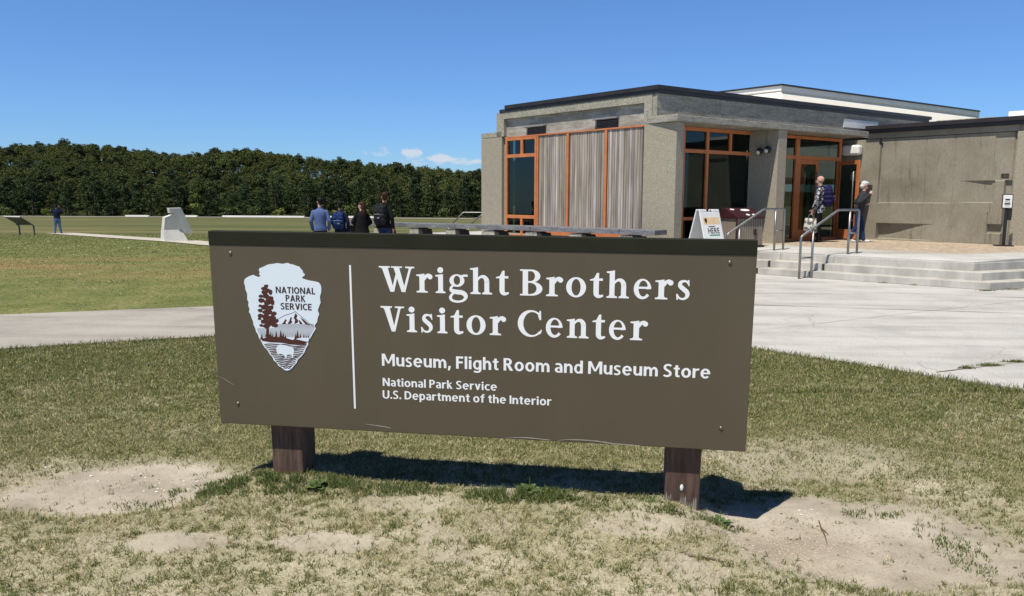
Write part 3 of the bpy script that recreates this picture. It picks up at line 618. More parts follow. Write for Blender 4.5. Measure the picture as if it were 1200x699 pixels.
# panel with gently worn lower edge
MB().box(SL, 0, SW, 0, .05, 0, SH).build('panel', M['signbrown'], park_sign, bevel=.004)
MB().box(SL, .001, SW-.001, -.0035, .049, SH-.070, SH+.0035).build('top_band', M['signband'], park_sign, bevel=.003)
for cx_, wd in ((.356, .182), (2.528, .178)):
    mb = MB(); mb.box(SL, cx_-wd/2, cx_+wd/2, .056, .056+.183, -.62, .80)
    p = mb.build('post', M['post'], park_sign, bevel=.008)
# splintered grey foot of the right post, and a chip hole
M['greywood'] = mat('bare_grey_wood', (.16, .145, .12), (.34, .31, .26), 9, .9, stretch=(9, 9, .6))
mb = MB()
for k in range(16):
    x = 2.522-.086+k*.0108; h = random.uniform(.0, .07)*(1.0 if k < 12 else .5)-.315
    mb.prism([(x-.006, .0535, -.45), (x+.006, .0535, -.45), (x+.005, .0535, h-.02), (x+.001, .0535, h), (x-.004, .0535, h-.03)], (0, .004, 0))
mb.build('splintered_foot', M['greywood'], park_sign)
mb = MB(); mb.ball((2.524, .053, -.235), .009, .004, .018, seg=10); mb.build('chip', M['signwhite'], park_sign, smooth=True)
for (x, z) in ((.120, .952), (2.700, .958), (.110, .118), (2.700, .118)):
    mb = MB(); mb.tube([(x, .0, z), (x, -.002, z)], .0105, 14); mb.ball((x, -.002, z), .0085, .005, .0085, seg=12); mb.build('bolt', M['bolt'], park_sign, smooth=True)
MB().box(SL, .7770, .7870, -.0009, .002, .124, .903).build('divider', M['signwhite'], park_sign)
# scuffs along the lower edge and at the left
def ribbon(name, pts, w, m, y=-.0016):
    mb = MB(); q = [Vector((x, y, z)) for x, z in pts]; n = len(q)
    for i in range(n-1):
        w0 = w*math.sin(math.pi*(i+.05)/n)+.0006; w1 = w*math.sin(math.pi*(i+1.05)/n)+.0006
        mb.face([q[i]+Vector((0, 0, -w0)), q[i+1]+Vector((0, 0, -w1)), q[i+1]+Vector((0, 0, w1)), q[i]+Vector((0, 0, w0))])
    return mb.build(name, m, park_sign)
ribbon('scuff', [(.83, .040), (.87, .038), (.91, .034), (.95, .030), (.98, .024)], .0022, M['scratch'])
ribbon('scuff', [(1.60, .004), (1.66, .010), (1.72, .013), (1.78, .010), (1.84, .007)], .0022, M['scratch'])
ribbon('scuff', [(1.88, .007), (1.92, .014), (2.00, .017), (2.08, .015), (2.16, .007), (2.3, .003)], .0026, M['scratch'])
ribbon('scuff', [(.005, .272), (.03, .262), (.055, .247), (.075, .235), (.095, .225)], .0011, M['scratch'])

# --- serif lettering, drawn glyph by glyph (cap height = 1, x-height = .74)
XH = .735
class G:
    def __init__(s): s.p = []
    def poly(s, *pts): s.p.append(list(pts)); return s
    def rect(s, x0, y0, x1, y1): return s.poly((x0, y0), (x1, y0), (x1, y1), (x0, y1))
    def bar(s, a, b, wa, wb): return s.poly((a[0]-wa/2, a[1]), (a[0]+wa/2, a[1]), (b[0]+wb/2, b[1]), (b[0]-wb/2, b[1]))
    def disc(s, cx, cy, rx, ry=None, n=20):
        ry = ry or rx; return s.poly(*[(cx+rx*math.cos(2*math.pi*k/n), cy+ry*math.sin(2*math.pi*k/n)) for k in range(n)])
    def ring(s, c, ro, ci, ri, a0=0, a1=360, n=36):
        for k in range(n):
            t0 = R(a0+(a1-a0)*k/n); t1 = R(a0+(a1-a0)*(k+1)/n)
            o = lambda t: (c[0]+ro[0]*math.cos(t), c[1]+ro[1]*math.sin(t)); i = lambda t: (ci[0]+ri[0]*math.cos(t), ci[1]+ri[1]*math.sin(t))
            s.poly(o(t0), o(t1), i(t1), i(t0))
        return s
    def stroke(s, pts, n=8):     # (x, y, w) catmull-rom, swept
        P = [np.array(p, float) for p in pts]; P = [2*P[0]-P[1]]+P+[2*P[-1]-P[-2]]; C = []
        for i in range(1, len(P)-2):
            for k in range(n+(i == len(P)-3)):
                t = k/n; C.append(.5*((2*P[i])+(-P[i-1]+P[i+1])*t+(2*P[i-1]-5*P[i]+4*P[i+1]-P[i+2])*t*t+(-P[i-1]+3*P[i]-3*P[i+1]+P[i+2])*t**3))
        E = []
        for i, c in enumerate(C):
            d = C[min(i+1, len(C)-1)][:2]-C[max(0, i-1)][:2]; d = d/np.linalg.norm(d); nrm = np.array([-d[1], d[0]])*c[2]/2; E.append((tuple(c[:2]+nrm), tuple(c[:2]-nrm)))
        for a, b in zip(E, E[1:]): s.poly(a[0], a[1], b[1], b[0])
        return s
def serif(g, x0, x1, s0, s1, y=0, up=1, h=.058, fil=.05):     # slab with small brackets to the stem s0..s1
    g.poly((x0, y), (x1, y), (x1, y+up*h), (s1+fil, y+up*(h+.006)), (s1, y+up*(h+fil)), (s0, y+up*(h+fil)), (s0-fil, y+up*(h+.006)), (x0, y+up*h)); return g
def glyphs():
    D = {}
    g = G(); g.bar((.215, 1), (.505, 0), .235, .16).bar((.755, .96), (.52, 0), .085, .11).bar((.665, 1), (.945, 0), .225, .16).bar((1.215, .96), (.955, 0), .09, .10)
    serif(g, 0, .43, .13, .30, 1, -1); g.rect(.47, .945, .90, 1); serif(g, 1.02, 1.37, 1.18, 1.24, 1, -1); D['W'] = (g, 1.37)
    g = G(); g.bar((.225, 1), (.485, 0), .24, .15).bar((.735, .96), (.50, 0), .095, .10); serif(g, 0, .44, .13, .31, 1, -1); serif(g, .55, .91, .70, .76, 1, -1); D['V'] = (g, .91)
    def lowstem(g, x, top, w=.195): g.rect(x, .02, x+w, top-.02); g.poly((x-.115, top-.085), (x+.02, top-.105), (x+w, top-.02), (x+w, top+.012), (x+.07, top-.012), (x-.115, top-.035)); return g
    g = G(); lowstem(g, .115, XH); serif(g, 0, .43, .115, .31); g.stroke([(.28, .50, .10), (.36, .63, .13), (.46, .69, .12), (.52, .68, .10)]); g.disc(.525, .625, .095, .10); D['r'] = (g, .62)
    g = G(); lowstem(g, .105, XH); serif(g, 0, .395, .105, .30); g.disc(.195, .895, .118, .115); D['i'] = (g, .395)
    g = G(); lowstem(g, .105, 1.03); serif(g, 0, .40, .105, .30); g.rect(.545, .02, .735, .5); serif(g, .46, .845, .545, .735); g.stroke([(.27, .52, .05), (.35, .635, .085), (.46, .685, .115), (.56, .655, .15), (.625, .56, .185), (.64, .45, .19)]); D['h'] = (g, .845)
    g = G(); lowstem(g, .105, XH); serif(g, 0, .40, .105, .30); g.rect(.545, .02, .735, .5); serif(g, .46, .845, .545, .735); g.stroke([(.27, .52, .05), (.35, .635, .085), (.46, .685, .115), (.56, .655, .15), (.625, .56, .185), (.64, .45, .19)]); D['n'] = (g, .845)
    g = G(); g.rect(.135, .16, .33, .72); g.poly((.135, .70), (.33, .70), (.33, .93), (.25, .93)); g.poly((0, .635), (.47, .635), (.47, .725), (.15, .725), (0, .68)); g.stroke([(.2325, .22, .195), (.245, .12, .19), (.30, .055, .15), (.38, .045, .11), (.49, .085, .07)]); D['t'] = (g, .49)
    g = G(); g.ring((.385, XH/2), (.385, .385), (.385, XH/2), (.175, .315)); D['o'] = (g, .77)
    g = G(); g.ring((.345, .367), (.345, .383), (.375, .385), (.185, .30), 4, 322); g.rect(.155, .375, .675, .455); g.poly((.50, .36), (.690, .375), (.688, .455), (.52, .47)); D['e'] = (g, .69)
    g = G(); g.stroke([(.46, .60, .07), (.38, .685, .075), (.27, .70, .09), (.155, .645, .13), (.145, .52, .165), (.28, .40, .175), (.405, .29, .175), (.425, .17, .15), (.35, .065, .095), (.22, .035, .075), (.10, .09, .07), (.04, .19, .06)]); g.poly((.42, .745), (.48, .745), (.50, .52), (.455, .52)); g.poly((.0, .225), (.045, .225), (.075, -.005), (.02, -.005)); D['s'] = (g, .55)
    g = G(); g.ring((.305, .505), (.29, .245), (.305, .515), (.125, .175)); g.stroke([(.45, .66, .09), (.56, .70, .085), (.72, .70, .085)]); g.stroke([(.17, .33, .08), (.075, .22, .10), (.10, .115, .15), (.28, .065, .18), (.50, .04, .18), (.625, -.05, .17), (.635, -.16, .13), (.52, -.275, .09), (.32, -.315, .085), (.12, -.27, .10), (.05, -.16, .115), (.11, -.04, .09), (.22, .03, .07)]); D['g'] = (g, .72)
    g = G(); g.rect(.105, .02, .315, .98); g.rect(0, 0, .45, .06); g.rect(0, .94, .45, 1); g.rect(.30, .49, .46, .56); g.ring((.45, .755), (.345, .245), (.43, .75), (.155, .185), -90, 90, 20); g.ring((.45, .27), (.43, .27), (.43, .275), (.22, .205), -90, 90, 20); g.poly((.315, .935), (.45, .935), (.45, 1), (.315, 1)); D['B'] = (g, .88)
    g = G(); g.ring((.52, .50), (.52, .52), (.575, .50), (.355, .445), 48, 312); g.stroke([(.855, .855, .10), (.90, .80, .06)]); g.poly((.86, 1.0), (.915, 1.0), (.925, .645), (.865, .645), (.80, .80)); g.stroke([(.84, .13, .13), (.905, .19, .07), (.935, .27, .05)]); D['C'] = (g, .94)
    return D
GL = glyphs()
def serif_line(name, base, cap, spec):
    for ch, x0, x1 in spec:
        mb = MB(); g, w = GL[ch]; s = (x1-x0)/w
        for k, p in enumerate(g.p):
            pts = [(x0+x*s, base+y*cap) for x, y in p]; ar = sum(a[0]*b[1]-b[0]*a[1] for a, b in zip(pts, pts[1:]+pts[:1]))
            if ar < 0: pts = pts[::-1]
            mb.face([(x, -.0007-.000004*(k % 40), z) for x, z in pts])
        mb.build(name, M['signwhite'], park_sign)
HH = ((0.004796429000289682, -0.00032329960678641526, -1.0801129659024562), (0.0002588897059343855, -0.004696652551229271, 2.2625840933387478), (0.0001704963860213626, -0.00020559107228747817, 1.0))
def uv(x, y):
    w = HH[2][0]*x+HH[2][1]*y+1; return (HH[0][0]*x+HH[0][1]*y+HH[0][2])/w, (HH[1][0]*x+HH[1][1]*y+HH[1][2])/w
ux = lambda x, y: uv(x, y)[0]
L1 = [('W', 444.5, 485.9), ('r', 488.1, 507), ('i', 510.5, 522), ('g', 526.3, 548.1), ('h', 551.3, 576.7), ('t', 581.2, 596.3), ('B', 609.4, 635.7), ('r', 640.1, 659.9), ('o', 663.5, 686.8), ('t', 691.2, 707), ('h', 711, 737.3), ('e', 742.8, 763.3), ('r', 767.9, 789.1), ('s', 792.8, 809.7)]
L2 = [('V', 446.6, 474.1), ('i', 476.9, 488.7), ('s', 493.4, 508.2), ('i', 512.6, 524.3), ('t', 528, 542.9), ('o', 546.7, 569.1), ('r', 573.9, 593.1), ('C', 606.8, 634.6), ('e', 639.7, 659.3), ('n', 664.5, 690), ('t', 694.2, 709.4), ('e', 713.8, 733.3), ('r', 738.7, 759.4)]
serif_line('title_letter', .7685, .1335, [(c, ux(a, 335), ux(b, 335)) for c, a, b in L1])
serif_line('title_letter', .5570, .1345, [(c, ux(a, 382), ux(b, 382)) for c, a, b in L2])
# --- humanist sans lettering, also drawn glyph by glyph
def sans_glyphs():
    D = {}; T = .185; X_ = .745; H_ = .16
    def st(g, x, y0, y1): return g.rect(x, y0, x+T, y1)
    def rnd(g, cx, cy, rx, ry, a0=0, a1=360, t=T, th=None): th = th or t*.86; return g.ring((cx, cy), (rx, ry), (cx, cy), (rx-t, ry-th), a0, a1, 30)
    def S_(w, h, t): return [(w*.90, h*.86, t*.85), (w*.70, h*.925, t*.9), (w*.42, h*.93, t*.95), (w*.20, h*.84, t), (w*.17, h*.68, t), (w*.36, h*.55, t), (w*.66, h*.44, t), (w*.82, h*.29, t), (w*.74, h*.13, t), (w*.48, h*.06, t*.95), (w*.24, h*.07, t*.9), (w*.05, h*.135, t*.85)]
    def arch(g, x, w): return g.stroke([(x+T*.55, X_-.26, .08), (x+T+.05, X_-.14, .13), (x+w*.52, X_-.08, .155), (x+w-T*.9, X_-.135, .175), (x+w-T/2, X_-.27, T)]).rect(x+w-T, 0, x+w, X_-.26)
    g = G(); st(g, 0, 0, 1); st(g, .78, 0, 1); g.poly((0, 1), (.22, 1), (.545, .20), (.42, .20)); g.poly((.745, 1), (.965, 1), (.545, .20), (.42, .20)); D['M'] = (g, .965)
    g = G(); st(g, 0, 0, 1); st(g, .58, 0, 1); g.poly((0, 1), (.21, 1), (.765, 0), (.555, 0)); D['N'] = (g, .765)
    g = G(); st(g, 0, 0, 1); g.rect(.1, 1-H_, .52, 1); g.rect(.1, .44, .48, .44+H_); D['F'] = (g, .52)
    g = G(); st(g, 0, 0, 1); g.rect(.1, 1-H_, .54, 1); g.rect(.1, .43, .50, .43+H_); g.rect(.1, 0, .55, H_); D['E'] = (g, .55)
    g = G(); st(g, 0, 0, 1); g.rect(.1, 0, .50, H_); D['L'] = (g, .50)
    g = G(); st(g, 0, 0, 1); D['I'] = (g, T)
    g = G(); st(g, 0, 0, 1); st(g, .57, 0, 1); g.rect(.1, .42, .66, .42+H_); D['H'] = (g, .755)
    g = G(); g.rect(.215, 0, .215+T, 1); g.rect(0, 1-H_, .615, 1); D['T'] = (g, .615)
    def bowl(g, x1, y0, y1): r = (y1-y0)/2; g.rect(.1, y1-H_*.95, x1-r, y1); g.rect(.1, y0, x1-r, y0+H_*.95); g.ring((x1-r, (y0+y1)/2), (r, r), (x1-r, (y0+y1)/2), (r-T, r-H_*.95), -90, 90, 16); return g
    g = G(); st(g, 0, 0, 1); bowl(g, .60, .40, 1); D['P'] = (g, .60)
    g = G(); st(g, 0, 0, 1); bowl(g, .59, .43, 1); g.poly((.24, .44), (.45, .46), (.68, 0), (.455, 0)); D['R'] = (g, .68)
    g = G(); st(g, 0, 0, 1); g.rect(.1, 1-H_, .30, 1); g.rect(.1, 0, .30, H_); g.ring((.29, .5), (.445, .5), (.29, .5), (.445-T, .5-H_), -90, 90, 24); D['D'] = (g, .735)
    g = G(); g.rect(0, .32, T, 1); g.rect(.54, .32, .54+T, 1); g.ring((.3625, .33), (.3625, .345), (.3625, .33), (.3625-T, .345-H_), 180, 360, 24); D['U'] = (g, .725)
    g = G(); g.ring((.40, .5), (.40, .515), (.40, .5), (.40-T, .515-H_), 0, 360, 36); D['O'] = (g, .80)
    g = G(); g.ring((.43, .5), (.43, .515), (.43, .5), (.43-T, .515-H_), 58, 302, 30); D['C'] = (g, .66)
    g = G(); g.poly((.28, 1), (.475, 1), (.205, 0), (0, 0)); g.poly((.28, 1), (.475, 1), (.755, 0), (.55, 0)); g.rect(.18, .21, .58, .21+H_*.9); D['A'] = (g, .755)
    g = G(); g.poly((0, 1), (.205, 1), (.455, 0), (.265, 0)); g.poly((.515, 1), (.72, 1), (.455, 0), (.265, 0)); D['V'] = (g, .72)
    g = G(); st(g, 0, 0, 1); g.poly((.10, .46), (.26, .60), (.64, 1), (.415, 1)); g.poly((.15, .55), (.31, .66), (.68, 0), (.44, 0)); D['K'] = (g, .68)
    g = G(); g.stroke(S_(.58, 1.0, .165)); D['S'] = (g, .58)
    g = G(); g.stroke(S_(.47, X_, .145)); D['s'] = (g, .47)
    g = G(); g.rect(0, .28, T, X_); g.stroke([(T/2, .30, T), (.115, .17, .17), (.21, .085, .155), (.34, .10, .13), (.44, .22, .08)]); g.rect(.41, 0, .41+T, X_); D['u'] = (g, .595)
    g = G(); rnd(g, .325, .367, .325, .385); D['o'] = (g, .65)
    g = G(); g.ring((.325, .367), (.325, .385), (.325, .367), (.325-T, .385-.14), 6, 318); g.rect(.12, .325, .645, .445); D['e'] = (g, .65)
    g = G(); g.ring((.345, .367), (.345, .385), (.345, .367), (.345-T, .385-.145), 52, 308); D['c'] = (g, .52)
    g = G(); st(g, 0, 0, X_); arch(g, 0, .595); D['n'] = (g, .595)
    g = G(); st(g, 0, 0, 1.02); arch(g, 0, .595); D['h'] = (g, .595)
    g = G(); st(g, 0, 0, X_); arch(g, 0, .57); arch(g, .385, .57); D['m'] = (g, .955)
    g = G(); st(g, 0, 0, X_); g.stroke([(T*.6, .48, .08), (.24, .62, .13), (.34, .665, .15), (.43, .665, .15)]); D['r'] = (g, .42)
    g = G(); st(g, 0, 0, 1.02); D['l'] = (g, T)
    g = G(); g.rect(.012, 0, .012+T, X_); g.disc(.105, .93, .112, .10); D['i'] = (g, .21)
    g = G(); g.rect(.11, .2, .11+T, .93); g.rect(0, X_-.14, .41, X_); g.stroke([(.2025, .26, T), (.215, .13, .17), (.28, .075, .15), (.41, .085, .135)]); D['t'] = (g, .41)
    g = G(); g.rect(.11, 0, .11+T, .74); g.rect(0, X_-.14, .42, X_); g.stroke([(.2025, .70, T), (.215, .88, .17), (.29, .95, .15), (.43, .955, .13)]); D['f'] = (g, .43)
    def db(g): return g.ring((.295, .367), (.295, .383), (.295, .367), (.295-T*.95, .383-.145), 40, 320)
    g = G(); db(g); g.rect(.42, 0, .42+T, 1.02); D['d'] = (g, .605)
    g = G(); db(g); g.rect(.42, 0, .42+T, X_); g.stroke([(.5125, .06, T), (.49, -.12, .16), (.36, -.20, .145), (.20, -.20, .14), (.06, -.165, .13)]); D['g'] = (g, .605)
    g = G(); g.ring((.31, .367), (.295, .383), (.31, .367), (.295-T*.95, .383-.145), -140, 140); g.rect(0, -.27, T, X_); D['p'] = (g, .605)
    g = G(); g.rect(.355, 0, .355+T, .50); g.stroke([(.05, .65, .12), (.20, .685, .145), (.36, .655, .16), (.4475, .50, T)]); g.ring((.27, .215), (.27, .225), (.285, .215), (.10, .105), 40, 320); g.rect(.26, .335, .42, .44); D['a'] = (g, .54)
    g = G(); st(g, 0, 0, 1.02); g.poly((.10, .36), (.25, .46), (.54, X_), (.33, X_)); g.poly((.15, .42), (.30, .50), (.59, 0), (.36, 0)); D['k'] = (g, .59)
    g = G(); g.poly((0, X_), (.195, X_), (.385, 0), (.215, 0)); g.poly((.405, X_), (.60, X_), (.385, 0), (.215, 0)); D['v'] = (g, .60)
    g = G(); g.rect(.0, 0, .19, .19); D['.'] = (g, .19)
    g = G(); g.poly((.05, .19), (.235, .19), (.13, -.17), (0, -.17)); D[','] = (g, .235)
    return D
SG = sans_glyphs()
def sans(name, txt, x0, x1, base, cap, m, parent, y=-.0007, slant=0, gap=.105, space=.37):
    """one mesh per word; the first is called by the line's own name"""
    x = 0; words = []; cur = []
    for ch in txt+' ':
        if ch == ' ': words.append(cur); cur = []; x += space-gap; continue
        g, w = SG[ch]; cur.append((g, x)); x += w+gap
    tot = x-gap-(space-gap); k = 0; out = []
    for wd in words:
        mb = MB()
        for g, gx in wd:
            for p in g.p:
                u = [x0+(gx+a)/tot*(x1-x0) for a, b in p]; pts = [(q, base+b*cap+slant*(q-x0)) for q, (a, b) in zip(u, p)]
                ar = sum(a[0]*b[1]-b[0]*a[1] for a, b in zip(pts, pts[1:]+pts[:1])); pts = pts if ar > 0 else pts[::-1]; k += 1
                mb.face([(q, y-.000004*(k % 30), z) for q, z in pts])
        out.append(mb.build(name, m, parent))
    return out
sans('subtitle_word', 'Museum, Flight Room and Museum Store', .940, 2.634, .369, .0660, M['signwhite'], park_sign, slant=.0035)
sans('agency_word', 'National Park Service', .941, 1.557, .258, .0445, M['signwhite'], park_sign, slant=.004)
sans('agency_word', 'U.S. Department of the Interior', .939, 1.842, .189, .0450, M['signwhite'], park_sign, slant=.006)
# --- arrowhead emblem
def ez(x, y): return uv(275+x/4.817, 300+y/4.817)
def epoly(mb, pts, y, dx=0): 
    q = [ez(*p) for p in pts]; q3 = [(a, y, b) for a, b in q]
    ar = sum(a[0]*b[1]-b[0]*a[1] for a, b in zip(q, q[1:]+q[:1])); mb.face(q3 if ar > 0 else q3[::-1])
OUT = [(140, 72), (152, 66), (165, 61), (180, 53), (195, 48), (215, 46), (240, 42), (270, 46), (300, 40), (312, 47), (330, 50), (350, 58), (365, 62), (375, 75), (385, 85), (388, 97), (397, 106), (394, 115), (383, 118), (384, 128), (405, 136), (420, 140), (440, 143), (460, 147), (474, 151), (485, 163), (490, 180), (489, 205), (482, 232), (486, 265), (476, 290), (470, 308), (478, 330), (470, 350), (466, 375), (452, 393), (459, 412), (446, 432), (437, 448), (425, 470), (415, 485), (417, 500), (402, 525), (395, 545), (375, 570), (358, 585), (350, 605), (338, 617), (325, 634), (310, 645), (298, 648), (285, 646), (268, 632), (250, 622), (240, 606), (222, 590), (215, 572), (200, 556), (185, 530), (172, 518), (160, 500), (150, 480), (138, 462), (134, 445), (122, 428), (118, 410), (108, 390), (105, 370), (95, 345), (90, 328), (82, 318), (85, 300), (78, 280), (80, 262), (72, 245), (72, 215), (62, 190), (60, 170), (54, 152), (56, 135), (66, 125), (85, 114), (105, 108), (120, 116), (136, 121), (148, 112), (138, 104), (144, 92), (137, 82)]
mb = MB(); q = [ez(*p) for p in OUT][::-1]; mb.prism([(a, -.003, b) for a, b in q], (0, .0035, 0)); emb = mb.build('emblem', M['emblemwhite'], park_sign)
def ebuild(name, polys, m, y): 
    mb = MB()
    for i, p in enumerate(polys): epoly(mb, p, y-.000004*(i % 30))
    return mb.build(name, m, emb)
def inside_span(yv):     # left and right edges of the arrowhead at a given height
    xs_ = []
    for a, b in zip(OUT, OUT[1:]+OUT[:1]):
        if (a[1] > yv) != (b[1] > yv): xs_.append(a[0]+(b[0]-a[0])*(yv-a[1])/(b[1]-a[1]))
    return min(xs_), max(xs_)
blobs = [(178, 172, 13, 12), (165, 184, 14, 10), (188, 196, 14, 13), (166, 206, 15, 12), (204, 206, 12, 15), (150, 228, 13, 10), (176, 228, 20, 14), (205, 240, 17, 14), (152, 252, 18, 14), (188, 262, 24, 16), (215, 264, 12, 16), (146, 282, 12, 8), (172, 290, 26, 15), (205, 292, 17, 14), (146, 308, 14, 11), (186, 318, 30, 17), (222, 326, 17, 13), (148, 338, 18, 12), (178, 346, 24, 16), (214, 352, 24, 16), (142, 355, 12, 7), (236, 366, 14, 12), (168, 372, 22, 12), (206, 378, 34, 18), (152, 392, 12, 8), (182, 396, 22, 13), (228, 392, 20, 12)]
tr = []
for (x, y, a, b) in blobs:
    n_ = 13; tr.append([(x+a*random.uniform(.8, 1.15)*math.cos(2*math.pi*k/n_), y+b*random.uniform(.8, 1.15)*math.sin(2*math.pi*k/n_)) for k in range(n_)])
tr.append([(176, 165), (186, 165), (194, 400), (196, 440), (206, 456), (172, 456), (179, 440), (180, 400)])
ebuild('emblem_tree', tr, M['emblembrown'], -.0034)
land = [[(142, 460), (160, 466), (200, 452), (240, 458), (290, 462), (325, 474), (350, 470), (378, 478), (410, 486), (408, 494), (380, 500), (345, 496), (300, 494), (255, 490), (205, 488), (158, 480)]]
for (x, h, w) in ((155, 30, 10), (205, 42, 12), (216, 34, 8), (236, 44, 13), (262, 50, 15), (276, 36, 12), (288, 22, 10), (345, 30, 9), (356, 48, 13), (372, 30, 10), (392, 26, 9), (405, 20, 10), (418, 22, 9)):
    land.append([(x, 466-h), (x+w*.5, 470-h*.35), (x+w, 472), (x-w, 472), (x-w*.5, 470-h*.35)])
ebuild('emblem_forest', land, M['emblembrown'], -.0034)
wat = []
for i, yv in enumerate(np.arange(499, 640, 9.5)):
    l_, r_ = inside_span(yv); l_ += 9; r_ -= 9
    if r_-l_ < 8: continue
    k = 10; t = 2.9
    top = [(l_+(r_-l_)*j/k, yv-t*(1 if 0 < j < k else .3)-2.0*math.sin(j*1.3+i)) for j in range(k+1)]; bot = [(x, y+2*t) for x, y in top][::-1]; wat.append(top+bot)
ebuild('emblem_water', wat, M['emblembrown'], -.0034)
mtn = []
ridge = [(248, 356), (268, 345), (290, 334), (312, 328), (330, 322), (345, 314), (360, 328), (380, 344), (402, 362), (425, 382), (452, 402)]
for a, b in zip(ridge, ridge[1:]): mtn.append([(a[0], a[1]-1.6), (b[0], b[1]-1.6), (b[0], b[1]+1.6), (a[0], a[1]+1.6)])
mtn += [[(345, 322), (356, 338), (350, 352), (362, 366), (356, 378), (338, 384), (342, 362), (334, 350)], [(318, 344), (326, 352), (320, 362), (328, 374), (316, 384), (300, 384), (310, 366)], [(372, 346), (392, 360), (416, 382), (430, 392), (404, 388), (392, 376), (384, 366)], [(288, 356), (296, 364), (288, 376), (292, 385), (268, 385), (280, 370)], [(366, 360), (378, 374), (386, 386), (370, 385), (364, 374)]]
for yv in np.arange(386, 460, 6.4):
    l_, r_ = inside_span(yv); l_ = max(l_+10, 122); r_ -= 8; a_ = 250-(yv-386)*.9 if yv < 410 else l_
    mtn.append([(a_, yv-1.0), (r_, yv-1.0), (r_, yv+1.0), (a_, yv+1.0)])
ebuild('emblem_mountain', mtn, M['emblembrown'], -.0032)
ebuild('emblem_lake', [[(346, 470), (365, 464), (395, 461), (423, 462), (417, 484), (392, 480), (366, 474)]], M['emblemwhite'], -.0042)
bis = [(236, 528), (238, 515), (246, 505), (258, 500), (275, 502), (295, 506), (315, 512), (330, 518), (337, 530), (337, 545), (333, 552), (333, 576), (326, 576), (322, 556), (305, 556), (297, 560), (294, 578), (286, 578), (283, 562), (272, 556), (262, 552), (250, 556), (242, 552), (240, 540)]
ebuild('emblem_bison', [bis], M['emblemwhite'], -.0044)
for w_, (xa, ya), (xb, yb) in (('NATIONAL', (234, 209), (456, 217)), ('PARK', (290, 256), (402, 260)), ('SERVICE', (262, 301), (437, 307))):
    a = ez(xa, ya); b = ez(xb, yb); sans('emblem_word', w_, a[0], b[0], a[1], .0345, M['emblemtext'], emb, y=-.0040, slant=(b[1]-a[1])/(b[0]-a[0]))
# ------------------------------------------------------------------ bench, rails, bin, boards
M['gwood'] = mat('grey_timber', (.12, .124, .135), (.22, .225, .24), 3, .8, stretch=(1, 1, 4), fine=14)
M['benchblk'] = mat('bench_block_concrete', (.40, .37, .30), (.50, .465, .39), 3, .9, fine=25)
M['underside'] = mat('dark_steel_bracket', (.035, .033, .03), rough=.7)
be0 = Vector((3.06, 16.5, 0)); be1 = Vector((-5.57, 23.57, 0)); bdv = (be1-be0).normalized(); bnn = Vector((bdv.y, -bdv.x, 0))
if bnn.y > 0: bnn = -bnn
bench = empty('seat_wall', (be0.x, be0.y, .45), 'long low bench of grey timber on concrete blocks before the wood cladding', 'bench')
FBn = Frame((0, 0, 0), bdv, bnn); Lb = (be1-be0).length
def zb(s): return .935+.010*math.sin(s*.4)-.028*s/Lb
mb = MB(); x = 0
for ln in (.9, 2.5, 2.5, 2.6, 3.0):
    x1 = min(Lb, x+ln); 
    mb.prism([FBn(x+.008, 0, zb(x)-.45-.11), FBn(x1-.008, 0, zb(x1)-.45-.11), FBn(x1-.008, 0, zb(x1)-.45), FBn(x+.008, 0, zb(x)-.45)], bnn*-.55); x = x1
mb.build('seat', M['gwood'], bench, bevel=.006)
for s in (.75, 2.1, 3.4, 4.75, 6.1, 7.5, 9.0, 10.6):
    if s > Lb: break
    zt = zb(s)-.45-.135; lo = -.20 if s < 5 else -.62
    mb = MB(); mb.prism([FBn(s-.26, -.08, lo), FBn(s+.26, -.08, lo), FBn(s+.17, -.03, zt), FBn(s-.17, -.03, zt)], bnn*-.42); blk = mb.build('support_block', M['benchblk'], bench, bevel=.01)
    mb = MB(); mb.prism([FBn(s-.30, -.03, zt-.02), FBn(s-.52, -.05, lo), FBn(s-.27, -.05, lo), FBn(s-.18, -.03, zt-.02)], bnn*-.40); mb.build('support_bracket', M['underside'], bench)
# stainless handrails on the steps
def handrail(off, label):
    o = Vector((5.81, 15.48, 0))+off; root = empty('handrail', (o.x, o.y, .012), label, 'handrail', 'stainless handrails on the steps')
    p = lambda x, y, z: Vector((x+off.x, y+off.y, z))-root.location
    A = p(5.81, 15.48, .01); A2 = p(5.81, 15.48, .86); Bt = p(6.72, 15.93, 1.395); C = p(7.27, 16.2, 1.395); D = p(7.27, 16.2, .44)
    B1 = p(6.11, 15.63, .0); B2 = p(6.11, 15.63, 1.02); C1 = p(7.03, 16.08, 1.385); C2 = p(7.03, 16.08, .44)
    r = .024
    def rounded(pts, rad=.05):
        out = [pts[0]]
        for a, b, c in zip(pts, pts[1:], pts[2:]):
            u = (a-b).normalized(); v = (c-b).normalized()
            for t in (0, .25, .5, .75, 1): out.append((b+u*rad).lerp(b, t).lerp(b.lerp(b+v*rad, t), t))
        return out+[pts[-1]]
    MB().tube(rounded([A, A2, Bt, C, D]), r, 10).build('rail', M['steel'], root, smooth=True)
    MB().tube([B1, B2], r, 10).build('post', M['steel'], root, smooth=True); MB().tube([C2, C1], r, 10).build('post', M['steel'], root, smooth=True)
    MB().tube([A.lerp(A2, .5), Vector((B1.x, B1.y, A.lerp(A2, .5).z))], r*.8, 8).build('crossbar', M['steel'], root, smooth=True)
    MB().tube([C1.lerp(C2, .5), Vector((D.x, D.y, C1.lerp(C2, .5).z))], r*.8, 8).build('crossbar', M['steel'], root, smooth=True)
handrail(Vector((0, 0, 0)), 'steel handrail on the steps before the open door, nearer the relief wall')
handrail(Vector((-1.20, 1.02, 0)), 'steel handrail on the steps beside the ribbed recycling bin')
